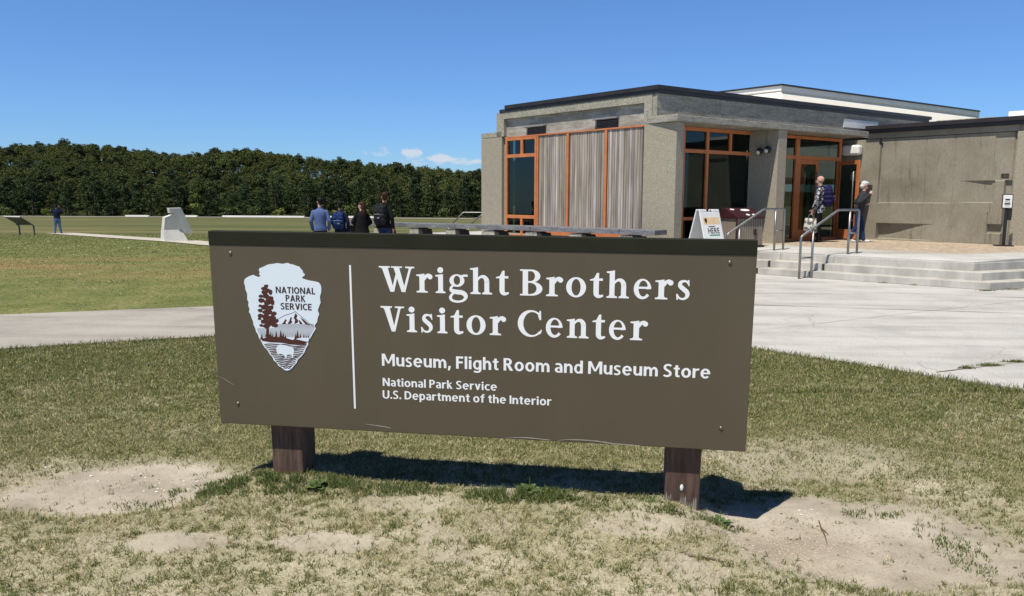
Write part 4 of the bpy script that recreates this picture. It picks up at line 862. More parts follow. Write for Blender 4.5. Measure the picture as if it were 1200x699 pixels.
# small rail beyond the far corner of the building
rr = empty('side_rail', (-2.0, 26, .3), 'thin metal stair rail beyond the left corner of the building', 'handrail')
for dy in (0, 1.1):
    q = [Vector((-2.15+dy*.55, 26+dy, .62)), Vector((-1.65+dy*.62, 26.0+dy, 1.13)), Vector((-.6+dy*.4, 26.0+dy, 1.13))]
    MB().tube([v-rr.location for v in q]+[Vector((q[2].x, q[2].y, .2))-rr.location], .022, 8).build('rail', M['steel'], rr, smooth=True)
    MB().tube([q[0]-rr.location, Vector((q[0].x, q[0].y, .0))-rr.location], .022, 8).build('post', M['steel'], rr, smooth=True)
# twin recycling bin with maroon lid
M['maroon'] = mat('maroon_plastic', (.036, .010, .013), (.050, .014, .017), 4, .45)
M['slat'] = mat('brown_slats', (.21, .175, .135), (.26, .22, .17), 4, .7)
M['sticker'] = mat('white_sticker', (.78, .80, .82), rough=.5)
bx = Vector((5.37, 18.05, 0)); bzf = zpla(bx.x, bx.y)
rb = empty('recycling_bin', (bx.x, bx.y, bzf+.004), 'brown slatted twin bin with a maroon lid and white stickers by the window', 'bin')
ba = Vector((.925, .38, 0)).normalized(); bn = Vector((ba.y, -ba.x, 0)); FR_ = Frame((0, 0, 0), ba, bn)
Wb, Db, Hb = .74, .62, .66
def taper(z): return 1-.06*z/Hb
mb = MB(); mb.box(FR_, -Wb/2-.03, Wb/2+.03, -Db/2-.03, Db/2+.03, 0, .05); mb.build('base', M['maroon'], rb, bevel=.01)
mb = MB(); mb.box(FR_, -Wb/2+.05, Wb/2-.05, -Db/2+.05, Db/2-.05, .05, Hb); mb.build('liner', M['void'], rb)
mb = MB(); ns = 11
for k in range(ns):
    a0 = -Wb/2+Wb*k/ns+.008; a1 = -Wb/2+Wb*(k+1)/ns-.008
    for sg in (1, -1): mb.prism([FR_(a0, sg*Db/2, .052), FR_(a1, sg*Db/2, .052), FR_(a1*.95, sg*Db/2*.94, Hb), FR_(a0*.95, sg*Db/2*.94, Hb)], bn*(-.02*sg))
for k in range(8):
    a0 = -Db/2+Db*k/8+.004; a1 = -Db/2+Db*(k+1)/8-.004
    for sg in (1, -1): mb.prism([FR_(sg*Wb/2, a0, .052), FR_(sg*Wb/2, a1, .052), FR_(sg*Wb/2*.95, a1*.94, Hb), FR_(sg*Wb/2*.95, a0*.94, Hb)], ba*(-.02*sg))
mb.build('slatted_body', M['slat'], rb)
mb = MB(); mb.box(FR_, -.405, -.375, .30, .33, .05, Hb); mb.build('corner_post', M['maroon'], rb)
mb = MB(); mb.box(FR_, .10, .17, .311, .328, .28, .42); mb.build('keyplate', M['maroon'], rb)
mb = MB(); mb.prism([FR_(-.39, .34, Hb), FR_(-.39, .34, Hb+.045), FR_(-.37, -.16, Hb+.24), FR_(-.37, -.30, Hb+.24), FR_(-.39, -.34, Hb)], ba*.78); lid = mb.build('lid', M['maroon'], rb, bevel=.012)
lidn = (FR_(0, -.16, .24)-FR_(0, .34, .045)).normalized(); lidp = lambda a, t: FR_(a, .34, Hb+.045)+lidn*t
nrm = ba.cross(lidn); nrm = nrm if nrm.z > 0 else -nrm
for (a, t, w, h) in ((-.02, .12, .05, .05), (.16, .12, .06, .045), (-.24, .44, .06, .04), (.10, .40, .13, .06)):
    mb = MB(); mb.prism([lidp(a+w*math.cos(q), t+h*math.sin(q))+nrm*.001 for q in np.linspace(0, 2*math.pi, 12, endpoint=False)], nrm*.003); mb.build('sticker', M['sticker'], lid)
# A-frame board
M['plastic'] = mat('white_plastic', (.74, .74, .73), rough=.4)
M['poster'] = mat('poster_paper', (.80, .80, .78), rough=.6)
M['sand_ink'] = mat('pale_orange_ink', (.72, .52, .28), (.76, .62, .40), 6, .6); M['green_ink'] = mat('green_ink', (.10, .34, .22), rough=.6)
M['dark_ink'] = mat('dark_ink', (.035, .035, .04), rough=.6); M['teal_ink'] = mat('teal_ink', (.03, .10, .14), rough=.6); M['grey_ink'] = mat('grey_ink', (.42, .43, .44), rough=.6)
ab = Vector((4.10, 16.25, 0)); abz = zpla(ab.x, ab.y)+.004
af = empty('sandwich_board', (ab.x, ab.y, abz), 'white folding board reading HERE standing before the entrance window', 'sandwich board')
nf = Vector((.58, -.815, 0)).normalized(); wf = Vector((-nf.y, nf.x, 0)); Hf, sp = .95, .30
def board(sg, name):
    top = nf*(sg*.035)+Vector((0, 0, Hf)); bot = nf*(sg*sp); dz = (top-bot).normalized(); nn = wf.cross(dz); nn = nn if nn.dot(nf*sg) > 0 else -nn
    fr = Frame(bot, wf, nn, dz); ln = (top-bot).length; mb = MB()
    mb.box(fr, -.31, .31, -.02, .012, .0, ln-.06); mb.box(fr, -.31, -.09, -.02, .012, ln-.06, ln); mb.box(fr, .09, .31, -.02, .012, ln-.06, ln)
    mb.build(name, M['plastic'], af, bevel=.012); return fr, ln
fr, ln = board(1, 'front_panel'); board(-1, 'back_panel')
po = MB().box(fr, -.255, .255, .0125, .015, .03, ln-.17).build('poster', M['poster'], af)
def quad(nm, a0, a1, z0, z1, m, n=.0165): return MB().box(fr, a0, a1, .0152, n, z0, z1).build(nm, m, po)
quad('poster_header', -.255, .255, ln-.33, ln-.175, M['sand_ink']); quad('poster_footer', -.255, .255, .035, .075, M['teal_ink'])
mb = MB()
for k in range(14): a = -.25+.5*k/14; mb.box(fr, a, a+.03, .0152, .0164, .075, .075+random.uniform(.01, .06))
mb.build('skyline', M['teal_ink'], po)
mb = MB(); mb.prism([fr(a, .0166, z) for a, z in ((-.21, ln-.20), (-.14, ln-.20), (-.135, ln-.25), (-.175, ln-.32), (-.215, ln-.25))], fr.n*.001); mb.build('small_emblem', M['maroon'], po)
quad('green_line', -.13, .19, ln-.575, ln-.545, M['green_ink']); quad('small_print', -.12, .08, ln-.385, ln-.365, M['dark_ink'])
mb = MB()
for (a, z) in ((-.17, ln-.67), (.06, ln-.67), (-.17, ln-.75), (.06, ln-.75)):
    mb.box(fr, a, a+.03, .0152, .0165, z-.02, z+.02); mb.box(fr, a+.05, a+.17, .0152, .0165, z-.012, z-.004); mb.box(fr, a+.05, a+.15, .0152, .0165, z+.004, z+.012)
mb.build('small_print', M['grey_ink'], po)['kind'] = 'stuff'
def text_on(fr_, txt, a0, a1, z, cap, m, parent, n):
    o = sans('lettering', txt, 0, a1-a0, 0, cap, m, parent, y=0)[0]
    me = o.data; B = Matrix(((fr_.a.x, -fr_.n.x, fr_.z.x, 0), (fr_.a.y, -fr_.n.y, fr_.z.y, 0), (fr_.a.z, -fr_.n.z, fr_.z.z, 0), (0, 0, 0, 1)))
    me.transform(Matrix.Translation(fr_(a0, n, z)) @ B); return o
text_on(fr, 'HERE', -.16, .20, ln-.525, .12, M['dark_ink'], po, .0172)
# slim black stand with a notice
st = Vector((11.85, 18.55, 0)); stz = zpla(st.x, st.y)+.003
ss = empty('notice_stand', (st.x, st.y, stz), 'slim black stand holding a small white notice before the relief wall', 'sign stand')
fa = Vector((.95, -.30, 0)).normalized(); fn = Vector((fa.y, -fa.x, 0)); FS = Frame((0, 0, 0), fa, fn)
mb = MB(); mb.box(FS, -.19, .19, -.14, .14, 0, .025); mb.build('base', M['blk'], ss, bevel=.006)
mb = MB(); mb.box(FS, -.035, .035, -.02, .02, .025, 1.0); mb.build('pole', M['blk'], ss)
mb = MB(); mb.box(FS, -.115, .115, .021, .04, .90, 1.24); pn = mb.build('notice', M['blk'], ss, bevel=.006)
mb = MB(); mb.box(FS, -.095, .095, .0405, .044, .92, 1.22); mb.build('notice_paper', M['poster'], pn)
mb = MB(); mb.box(FS, -.05, .05, .0445, .046, 1.09, 1.13); mb.box(FS, -.06, .06, .0445, .046, 1.05, 1.062); mb.box(FS, -.06, .06, .0445, .046, .99, 1.03); mb.box(FS, -.05, .055, .0445, .046, .955, .965); mb.build('notice_print', M['dark_ink'], pn)
mb = MB(); mb.box(FS, .02, .12, -.01, .02, .62, .895); mb.build('leaflet_holder', M['blk'], ss)
# concrete marker on the lawn
M['marker'] = mat('marker_concrete', (.56, .55, .51), (.68, .67, .62), 2.4, .9, bump=.15)
mk = Vector((-14.95, 34.2, 0)); mkz = float(zground(mk.x, mk.y))
cm_ = empty('stone_marker', (mk.x, mk.y, mkz), 'pale concrete marker with a leaning slab on the lawn', 'monument', rz=R(36))
kx = .00328
def mp(pts, y0, dep, name, sh=0):
    mb = MB(); mb.prism([((x-570)*kx, y0, (527-y)*kx) for x, y in pts], (0, dep, 0))
    for v in mb.v: v.y += sh*(v.z if sh > 0 else v.z-.5)*(1 if v.y < y0+dep/2 or sh < 0 else 0)
    mb.build(name, M['marker'], cm_, bevel=.012)
mp([(418, 545), (735, 545), (660, 371), (432, 371)], 0, .75, 'plinth', .28)
mp([(432, 370), (660, 370), (692, 300), (600, 155), (575, 152), (450, 200)], .155, .52, 'upright', -.12)
mp([(500, 76), (655, 72), (803, 402), (780, 430), (698, 424), (664, 376), (610, 240), (560, 130), (515, 145)], .10, .46, 'leaning_slab', -.12)
# interpretive panel far left
M['panelgrey'] = mat('panel_grey', (.10, .105, .095), rough=.5); M['paneledge'] = mat('panel_edge', (.50, .50, .47), rough=.5)
ip = Vector((-26.3, 41.0, 0)); ipz = float(zground(ip.x, ip.y))
ii = empty('interpretive_panel', (ip.x, ip.y, ipz), 'tilted grey reading panel on two legs at the left edge of the lawn', 'information panel', rz=R(6))
tl, tr_, br_, bl_ = Vector((-.52, -.30, 1.02)), Vector((.26, -.26, .99)), Vector((.62, .26, .56)), Vector((-.10, .22, .57))
pn_ = (tr_-tl).cross(bl_-tl).normalized()
MB().prism([tl, tr_, br_, bl_], pn_*.05).build('panel', M['panelgrey'], ii)
MB().tube([tl, tr_], .045, 6).build('edge_trim', M['paneledge'], ii)
for q in (bl_, br_): MB().tube([q.lerp(tl if q is bl_ else tr_, .15), q+Vector((.03, .02, -.04)), Vector((q.x+.06, q.y, -.05))], .042, 8).build('leg', M['panelgrey'], ii)
# ------------------------------------------------------------------ people
def pm(name, c, c2=None, s=20, rough=.85): return mat(name, c, c2, s, rough, spec=.12)
SK = pm('skin', (.42, .24, .17)); SKP = pm('pale_skin', (.52, .32, .25)); NAVY = pm('navy_cloth', (.010, .013, .035), (.016, .02, .05)); JEAN = pm('blue_denim', (.07, .13, .25), (.11, .18, .32)); DJEAN = pm('dark_denim', (.014, .030, .085), (.022, .045, .12))
BLKC = pm('black_cloth', (.007, .007, .008), (.012, .012, .013)); SWEAT = pm('blue_sweatshirt', (.080, .120, .26), (.105, .15, .31), 9); HOOD = pm('charcoal_fleece', (.030, .031, .036), (.048, .049, .055)); SHOEK = pm('dark_shoe', (.02, .018, .016)); SHOEW = pm('white_shoe', (.66, .66, .66))
HAIRB = pm('brown_hair', (.030, .014, .008), (.055, .026, .016), 30, .6); HAIRK = pm('black_hair', (.010, .008, .007), (.02, .016, .013), 30, .6); HAIRG = pm('grey_hair', (.50, .49, .46), (.68, .67, .64), 30, .7); CAPB = pm('blue_cap', (.02, .035, .085)); EYE = pm('eye_dark', (.015, .012, .01), rough=.2); LIP = pm('lip', (.30, .11, .09))
PLAID = mat('checked_shirt', (.012, .012, .015), (.46, .47, .50), 21, .85, lo=.50, hi=.56, detail=1)
BPB = pm('blue_pack_cloth', (.014, .032, .11), (.02, .045, .15)); BPK = pm('black_pack_cloth', (.016, .017, .020), (.028, .029, .033)); BPV = pm('violet_pack_cloth', (.013, .012, .048), (.02, .018, .07)); GREYT = pm('grey_trim', (.28, .28, .29)); TOTE = mat('printed_tote', (.10, .095, .09), (.60, .57, .52), 13, .8, lo=.44, hi=.56, detail=2)
def capsule(mb, a, b, ra, rb, seg=12):
    a = Vector(a); b = Vector(b); d = (b-a); n = max(2, int(d.length/max(.012, min(ra, rb)))) if d.length > 1e-6 else 1; u = d.normalized() if d.length > 1e-6 else Vector((0, 0, 1)); pts = []; rs = []
    for t in (-90, -60, -30): pts.append(a+u*ra*math.sin(R(t))); rs.append(max(.0008, ra*math.cos(R(t))))
    pts.append(a); rs.append(ra); pts.append(b); rs.append(rb)
    for t in (30, 60, 90): pts.append(b+u*rb*math.sin(R(t))); rs.append(max(.0008, rb*math.cos(R(t))))
    mb.tube(pts, rs, seg)
def remesh(name, mb, voxel, mats, parent, sm=3, fac=.45):
    o = mb.build(name, mats[0], None); md = o.modifiers.new('r', 'REMESH'); md.mode = 'VOXEL'; md.voxel_size = voxel
    s = o.modifiers.new('s', 'SMOOTH'); s.factor = fac; s.iterations = sm; bpy.context.view_layer.update()
    me = bpy.data.meshes.new_from_object(o.evaluated_get(bpy.context.evaluated_depsgraph_get())); old = o.data; bpy.data.objects.remove(o); bpy.data.meshes.remove(old); me.name = name
    me.materials.clear()
    for m in mats: me.materials.append(m)
    me.polygons.foreach_set('use_smooth', np.ones(len(me.polygons), bool)); return link_obj(name, me, parent)
def human(loc, rz, H, label, mats, pose, hem=.47, sleeve=1.0, bulk=1.0, group=None, lean=(0, 0), headturn=0, headpitch=0, coat=None, hair=None, cap=None, leg=1.0, vox=.0125):
    root = empty('person', loc, label, 'person', group, rz); h = H; V3 = lambda x, y, z: Vector((x*h, y*h, z*h))
    J = dict(pel=V3(0, 0, .525), chest=V3(lean[0], lean[1], .72), neck=V3(lean[0]*1.15, lean[1]*1.2, .822), head=V3(lean[0]*1.2, lean[1]*1.3+.012, .928))
    for s, t in ((-1, 'L'), (1, 'R')):
        J['sh'+t] = V3(s*.100*bulk+lean[0], lean[1], .785); J['el'+t] = V3(s*.140*bulk+lean[0]*.8, lean[1]*.6-.015, .635); J['wr'+t] = V3(s*.135*bulk+lean[0]*.4, lean[1]*.4+.02, .485); J['ha'+t] = V3(s*.130*bulk+lean[0]*.4, lean[1]*.4+.035, .425)
        J['hip'+t] = V3(s*.050, 0, .51); J['kn'+t] = V3(s*.058, .012, .285); J['an'+t] = V3(s*.060, -.012, .045); J['toe'+t] = V3(s*.072, .085, .016)
    for k, v in pose.items(): J[k] = V3(*v)
    mb = MB(); B = []       # bones: (a, b, ra, rb, material)
    def bone(a, b, ra, rb, m): capsule(mb, a, b, ra*h, rb*h); B.append((Vector(a), Vector(b), ra*h, rb*h, m))
    top, bot, skin, shoe = 1, 2, 0, 3
    # torso: stacked elliptical rings
    pts = []; ringz = [(.455, .070, .055), (.475, .088, .066), (.52, .094, .070), (.58, .088, .066), (.65, .094, .070), (.72, .104, .073), (.765, .106, .066), (.792, .090, .056), (.812, .060, .045), (.826, .042, .038), (.835, .012, .012)]; seg = 20; k0 = len(mb.v)
    for (z, rx, ry) in ringz:
        t = min(1, max(0, (z-.525)/(.72-.525))) if z < .72 else 1+(z-.72)/.5
        c = V3(lean[0]*min(t, 1.2), lean[1]*min(t, 1.25), z)
        for j in range(seg): q = 2*math.pi*j/seg; mb.v.append(c+Vector((rx*bulk*h*math.cos(q), ry*bulk*h*math.sin(q), 0)))
    for i in range(len(ringz)-1):
        for j in range(seg): mb.f.append([k0+i*seg+j, k0+i*seg+(j+1) % seg, k0+(i+1)*seg+(j+1) % seg, k0+(i+1)*seg+j]); mb.m.append(0)
    mb.f.append([k0+j for j in range(seg)][::-1]); mb.m.append(0); mb.f.append([k0+(len(ringz)-1)*seg+j for j in range(seg)]); mb.m.append(0)
    B.append((J['pel'], J['chest'], .085*h, .09*h, 'torso')); B.append((J['chest'], J['neck']-Vector((0, 0, .015*h)), .09*h, .05*h, top)); B.append((J['shL'], J['shR'], .05*h, .05*h, top))
    bone(J['neck']-Vector((0, 0, .02*h)), J['head']-Vector((0, 0, .04*h)), .034, .032, skin)
    for t in 'LR':
        bone(J['sh'+t]-Vector((0, 0, .012*h)), J['el'+t], .032*bulk, .027*bulk*sleeve, top); bone(J['el'+t], J['wr'+t], .027*bulk*sleeve, .021*sleeve, top)
        s = -1 if t == 'L' else 1; w_, e_ = J['wr'+t], J['ha'+t]; d = (e_-w_).normalized(); inn = Vector((-s, 0, 0)); fwd = Vector((0, 1, 0)); acr = (fwd-d*fwd.dot(d)); acr = acr.normalized() if acr.length > .2 else (Vector((s, 0, 0))-d*d.x*s).normalized()
        pal = w_+d*.030*h; bone(w_, w_+d*.012*h, .0165, .0155, skin); capsule(mb, w_+d*.02*h-acr*.010*h, w_+d*.050*h-acr*.011*h, .011*h, .010*h, 8); capsule(mb, w_+d*.02*h+acr*.010*h, w_+d*.050*h+acr*.011*h, .011*h, .010*h, 8)
        B.append((w_, w_+d*.1*h, .02*h, .02*h, skin)); curl = acr.cross(d)*s*.4
        for i, ln in enumerate((.036, .044, .047, .041)):
            b0 = w_+d*.052*h+acr*(i-1.5)*.0105*h; m1 = b0+(d*ln*.55+curl*ln*.12)*h; m2 = m1+(d*ln*.40+curl*ln*.45)*h; capsule(mb, b0, m1, .0055*h, .005*h, 8); capsule(mb, m1, m2, .005*h, .0043*h, 8)
        b0 = w_+d*.018*h+acr*.016*h; m1 = b0+(acr*.022+d*.016)*h; capsule(mb, b0, m1, .0068*h, .006*h, 8); capsule(mb, m1, m1+(d*.022+acr*.006)*h, .006*h, .005*h, 8)
        bone(J['hip'+t], J['kn'+t], .054*leg, .040*leg, bot); bone(J['kn'+t], J['an'+t], .039*leg, .029*leg, bot)
        a_, o_ = J['an'+t], J['toe'+t]; f_ = (o_-a_); f_.z = 0; f_ = f_.normalized(); heel = Vector((a_.x, a_.y, max(a_.z-.022*h, .02*h)))-f_*.018*h
        bone(heel, o_, .022, .017, shoe)
    if coat:
        k0 = len(mb.v); rz_ = coat
        for (z, rx, ry, oy) in rz_:
            for j in range(seg): q = 2*math.pi*j/seg; mb.v.append(V3(0, oy, z)+Vector((rx*h*math.cos(q), ry*h*math.sin(q), 0)))
        for i in range(len(rz_)-1):
            for j in range(seg): mb.f.append([k0+i*seg+j, k0+i*seg+(j+1) % seg, k0+(i+1)*seg+(j+1) % seg, k0+(i+1)*seg+j]); mb.m.append(0)
        mb.f.append([k0+j for j in range(seg)][::-1]); mb.m.append(0); mb.f.append([k0+(len(rz_)-1)*seg+j for j in range(seg)]); mb.m.append(0)
        B.append((V3(0, rz_[0][3], rz_[0][0]), V3(0, rz_[-1][3], rz_[-1][0]), rz_[0][1]*h, rz_[-1][1]*h, top))
    # head
    hr = Matrix.Rotation(headturn, 3, 'Z') @ Matrix.Rotation(headpitch, 3, 'X'); hc = J['head']; hp = lambda x, y, z: hc+hr @ Vector((x*h, y*h, z*h))
    mb.ball(hp(0, -.006, .014), .043*h, .054*h, .054*h, 16, 12, rot=hr); mb.ball(hp(0, .012, -.022), .034*h, .042*h, .046*h, 14, 10, rot=hr); mb.ball(hp(0, .034, -.052), .016*h, .016*h, .012*h, 10, 8, rot=hr)
    capsule(mb, hp(0, .052, .006), hp(0, .062, -.018), .006*h, .0085*h, 8)
    for s in (-1, 1): mb.ball(hp(s*.044, -.004, -.004), .006*h, .013*h, .019*h, 10, 8, rot=hr)
    B.append((hp(0, -.006, .014), hp(0, .012, -.03), .056*h, .05*h, skin))
    o = remesh('body', mb, vox, [mats['skin'], mats['top'], mats['bottom'], mats['shoe'], LIP], root)
    me = o.data; n = len(me.polygons); c = np.empty(n*3); me.polygons.foreach_get('center', c); c = c.reshape(-1, 3); best = np.full(n, 9.); mi = np.zeros(n, int)
    for a, b, ra, rb, m in B:
        a = np.array(a); d = np.array(b)-a; t = np.clip(((c-a)@d)/max(d@d, 1e-9), 0, 1); dist = np.linalg.norm(c-(a+t[:, None]*d), axis=1)-(ra+(rb-ra)*t)
        mm = np.where(c[:, 2] > hem*h, 1, 2) if m == 'torso' else m; u = dist < best; best = np.where(u, dist, best); mi = np.where(u, mm, mi)
    mi = np.where((mi == 2) & (c[:, 2] > hem*h), 1, mi)
    lp = np.array(hp(0, .052, -.034)); mi = np.where((np.linalg.norm((c-lp)*np.array([1, 1, 2.5]), axis=1) < .017*h) & (mi == 0), 4, mi)
    me.polygons.foreach_set('material_index', mi.astype(np.int32)); me.update()
    for s in (-1, 1): MB().ball(hp(s*.018, .046, .006), .0065*h, seg=8, rings=6).build('eye', EYE, o, smooth=True)
    if hair: 
        m2 = MB(); hair(m2, hp, h, hr); remesh('hair', m2, .011, [mats['hair']], root, 2)
    if cap:
        m2 = MB(); m2.ball(hp(0, -.008, .032), .049*h, .060*h, .042*h, 16, 10, rot=hr); m2.ball(hp(0, .058, .030), .034*h, .036*h, .007*h, 14, 6, rot=hr); remesh('cap', m2, .010, [cap], root, 2)
    return root, J
def short_hair(m, hp, h, hr): m.ball(hp(0, -.016, .026), .049*h, .055*h, .052*h, 16, 12, rot=hr); m.ball(hp(0, -.034, -.010), .040*h, .030*h, .040*h, 14, 10, rot=hr); m.ball(hp(0, .020, .052), .036*h, .034*h, .020*h, 12, 8, rot=hr)
def long_hair(m, hp, h, hr):
    short_hair(m, hp, h, hr); m.ball(hp(0, -.045, -.04), .052*h, .036*h, .085*h, 14, 10, rot=hr); m.ball(hp(.006, -.060, -.11), .058*h, .032*h, .085*h, 14, 10, rot=hr); m.ball(hp(.012, -.062, -.17), .046*h, .026*h, .055*h, 14, 10, rot=hr)
def bob_hair(m, hp, h, hr): short_hair(m, hp, h, hr); m.ball(hp(0, -.026, -.016), .053*h, .044*h, .052*h, 14, 10, rot=hr); m.ball(hp(0, .010, .055), .044*h, .044*h, .022*h, 12, 8, rot=hr)
def backpack(root, h, y, z, sz, m, trim, label, tilt=0):
    o = empty('backpack', root.location, label, 'backpack', None, root.rotation_euler.z); mb = MB(); w, d, hh = sz
    for (zz, kw, kd) in ((-.44, .86, .80), (-.30, 1, 1), (-.08, 1, 1.0), (.14, .97, .92), (.32, .86, .78), (.42, .66, .55)):
        for sx3 in (-1, 1):
            for sy3 in (-1, 1): mb.ball((sx3*w*.25*kw, y+sy3*d*.18*kd, z+zz*hh), w*.25*kw, d*.32*kd, hh*.13, 12, 8)
    mb.box(WORLD, -w*.42, w*.42, y-d*.36, y+d*.36, z-hh*.42, z+hh*.34)
    remesh('pack_body', mb, .013, [m], o, 3)
    mb = MB(); mb.ball((0, y-d*.42, z-hh*.16), w*.34, d*.22, hh*.22, 14, 10); pk = remesh('pocket', mb, .012, [m], o, 2)
    MB().tube([(-w*.26, y-d*.6, z-hh*.03), (0, y-d*.66, z-.0), (w*.26, y-d*.6, z-hh*.03)], .006, 6).build('zip', trim, pk)
    for s in (-1, 1):
        MB().tube([(s*w*.28, y+d*.2, z+hh*.36), (s*w*.30, y+d*.5+.05, z+hh*.50), (s*w*.30, y+d*.5+.17, z+hh*.40), (s*w*.33, y+d*.5+.185, z+hh*.1), (s*w*.40, y+d*.5+.08, z-hh*.22), (s*w*.36, y+d*.25, z-hh*.30)], .014, 8).build('strap', m, o, smooth=True)
    MB().tube([(-.03, y+d*.2, z+hh*.43), (-.02, y+d*.2, z+hh*.52), (.02, y+d*.2, z+hh*.52), (.03, y+d*.2, z+hh*.43)], .006, 6).build('handle', trim, o)
    MB().box(Frame((0, 0, 0), (1, 0, 0), (0, 1, 0)), .02, .08, y-d*.72, y-d*.60, z-hh*.22, z-hh*.17).build('badge', trim, pk)
    return o
gz = lambda x, y: float(zground(x, y))
def px_at(px, D): return (px-600)/900*D
# four visitors watching the field from in front of the bench
D = 20.9; x = px_at(376, D)
human((x, D, gz(x, D)+.0), R(8), 1.72, 'person in blue sweatshirt seen from behind, leftmost by the long bench', dict(skin=SKP, top=SWEAT, bottom=BLKC, shoe=SHOEK, hair=HAIRK), {'elL': (-.143, -.015, .63), 'elR': (.143, -.015, .63), 'wrL': (-.128, .05, .50), 'wrR': (.128, .05, .50), 'haL': (-.115, .085, .45), 'haR': (.115, .085, .45)}, hem=.475, sleeve=1.2, bulk=1.0, headturn=R(28), hair=short_hair)
D = 21.3; x = px_at(399.5, D)
r_, _ = human((x, D, gz(x, D)), R(-6), 1.62, 'person in navy jacket and blue cap wearing a blue backpack', dict(skin=SK, top=NAVY, bottom=BLKC, shoe=SHOEK, hair=HAIRK), {'elL': (-.165, -.01, .64), 'wrL': (-.12, .09, .58), 'haL': (-.06, .13, .60)}, hem=.47, sleeve=1.2, bulk=.98, headturn=R(12), hair=short_hair, cap=CAPB)
backpack(r_, 1.62, -.185, 1.09, (.34, .20, .44), BPB, GREYT, 'blue backpack on the back of the person in the blue cap')
D = 20.6; x = px_at(424.5, D)
human((x, D, gz(x, D)), R(32), 1.58, 'person with long brown hair in a loose long black coat by the bench', dict(skin=SKP, top=BLKC, bottom=BLKC, shoe=SHOEK, hair=HAIRB), {'elL': (-.15, .03, .66), 'wrL': (-.07, .13, .60), 'haL': (-.03, .16, .61), 'elR': (.16, .01, .65), 'wrR': (.08, .13, .56), 'haR': (.02, .16, .56)}, hem=.30, sleeve=1.3, bulk=.98, headturn=R(35), hair=long_hair, coat=[(.27, .165, .125, -.02), (.36, .155, .115, -.01), (.46, .135, .10, 0), (.56, .115, .085, 0), (.66, .11, .08, 0), (.74, .10, .07, 0)])
D = 20.7; x = px_at(451, D)
r_, _ = human((x, D, gz(x, D)), R(-24), 1.83, 'tall person in black jacket and jeans wearing a black backpack', dict(skin=SK, top=BLKC, bottom=DJEAN, shoe=SHOEK, hair=HAIRB), {}, hem=.475, sleeve=1.2, bulk=.98, headturn=R(40), hair=short_hair)
backpack(r_, 1.83, -.215, 1.25, (.36, .23, .52), BPK, GREYT, 'black backpack with grey trim on the tall person in jeans')
# photographer far out on the lawn
D = 44.5; x = px_at(69, D)
human((x, D, gz(x, D)), R(18), 1.70, 'person in navy shirt and blue jeans taking a photo far out on the lawn', dict(skin=SK, top=NAVY, bottom=JEAN, shoe=SHOEK, hair=HAIRK), {'elL': (-.165, .07, .74), 'wrL': (-.075, .15, .90), 'haL': (-.045, .16, .95), 'elR': (.165, .07, .74), 'wrR': (.06, .15, .90), 'haR': (.035, .16, .95), 'knL': (-.068, .0, .28), 'anL': (-.085, -.04, .045), 'toeL': (-.10, .05, .016), 'anR': (.09, .03, .045), 'toeR': (.11, .12, .016)}, hem=.52, bulk=1.12, hair=short_hair, leg=1.1, vox=.016)
# visitors at the door
D = 19.95; x = px_at(957.5, D); zz = zpla(x, D)+.004
r_, J_ = human((x, D, zz), R(62), 1.70, 'bald person in checked shirt holding a printed bag at the open door', dict(skin=SKP, top=PLAID, bottom=BLKC, shoe=SHOEK, hair=HAIRG), {'elL': (-.135, .02, .635), 'wrL': (-.125, .075, .50), 'haL': (-.12, .09, .44), 'elR': (.145, -.03, .64), 'wrR': (.14, .01, .50), 'haR': (.135, .02, .44)}, hem=.44, sleeve=1.3, bulk=1.10, headturn=R(-8), vox=.0105)
backpack(r_, 1.70, -.20, 1.19, (.36, .23, .50), BPV, GREYT, 'violet backpack worn by the bald person at the door')
tb = empty('tote_bag', r_.location, 'printed grey and white carrier bag in the hand of the bald person', 'bag', None, r_.rotation_euler.z)
hx = J_['haL']; mb = MB(); FT = Frame((hx.x-.02, hx.y+.02, 0), (0, 1, 0), (1, 0, 0))
k = 8; ringsv = []
for (z, w, d) in ((.24, .13, .06), (.27, .165, .085), (.40, .165, .09), (.52, .15, .07), (.62, .14, .03)): ringsv.append([FT(w*math.copysign(abs(math.cos(q))**.5, math.cos(q)), d*math.copysign(abs(math.sin(q))**.5, math.sin(q)), z) for q in np.linspace(0, 2*math.pi, 20, endpoint=False)])
b0 = len(mb.v)
for r2 in ringsv: mb.v += r2
for i in range(len(ringsv)-1):
    for j in range(20): mb.f.append([b0+i*20+j, b0+i*20+(j+1) % 20, b0+(i+1)*20+(j+1) % 20, b0+(i+1)*20+j]); mb.m.append(0)
mb.f.append([b0+j for j in range(20)][::-1]); mb.m.append(0); mb.f.append([b0+80+j for j in range(20)]); mb.m.append(0)
mb.build('bag_body', TOTE, tb, smooth=True)
for s in (-1, 1): MB().tube([FT(-.07, s*.03, .61), FT(-.04, s*.015, .70), FT(0, s*.006, .735), FT(.04, s*.015, .70), FT(.07, s*.03, .61)], .006, 6).build('handle', GREYT, tb, smooth=True)
D = 19.95; x = px_at(1003, D); zz = zpla(x, D)+.004
human((x, D, zz), R(-112), 1.56, 'grey-haired person in charcoal fleece and jeans walking along the relief wall', dict(skin=SKP, top=HOOD, bottom=DJEAN, shoe=SHOEW, hair=HAIRG), {'elL': (-.17, -.04, .66), 'wrL': (-.10, .10, .62), 'haL': (-.05, .14, .63), 'elR': (.165, .0, .66), 'wrR': (.10, .15, .78), 'haR': (.05, .17, .83), 'knL': (-.05, .06, .285), 'anL': (-.05, .10, .045), 'toeL': (-.05, .19, .02), 'knR': (.055, -.01, .29), 'anR': (.055, -.11, .065), 'toeR': (.055, -.03, .018)}, hem=.46, sleeve=1.35, bulk=1.16, lean=(0, .045), headpitch=R(-22), headturn=0, hair=bob_hair, leg=1.1, vox=.0105)
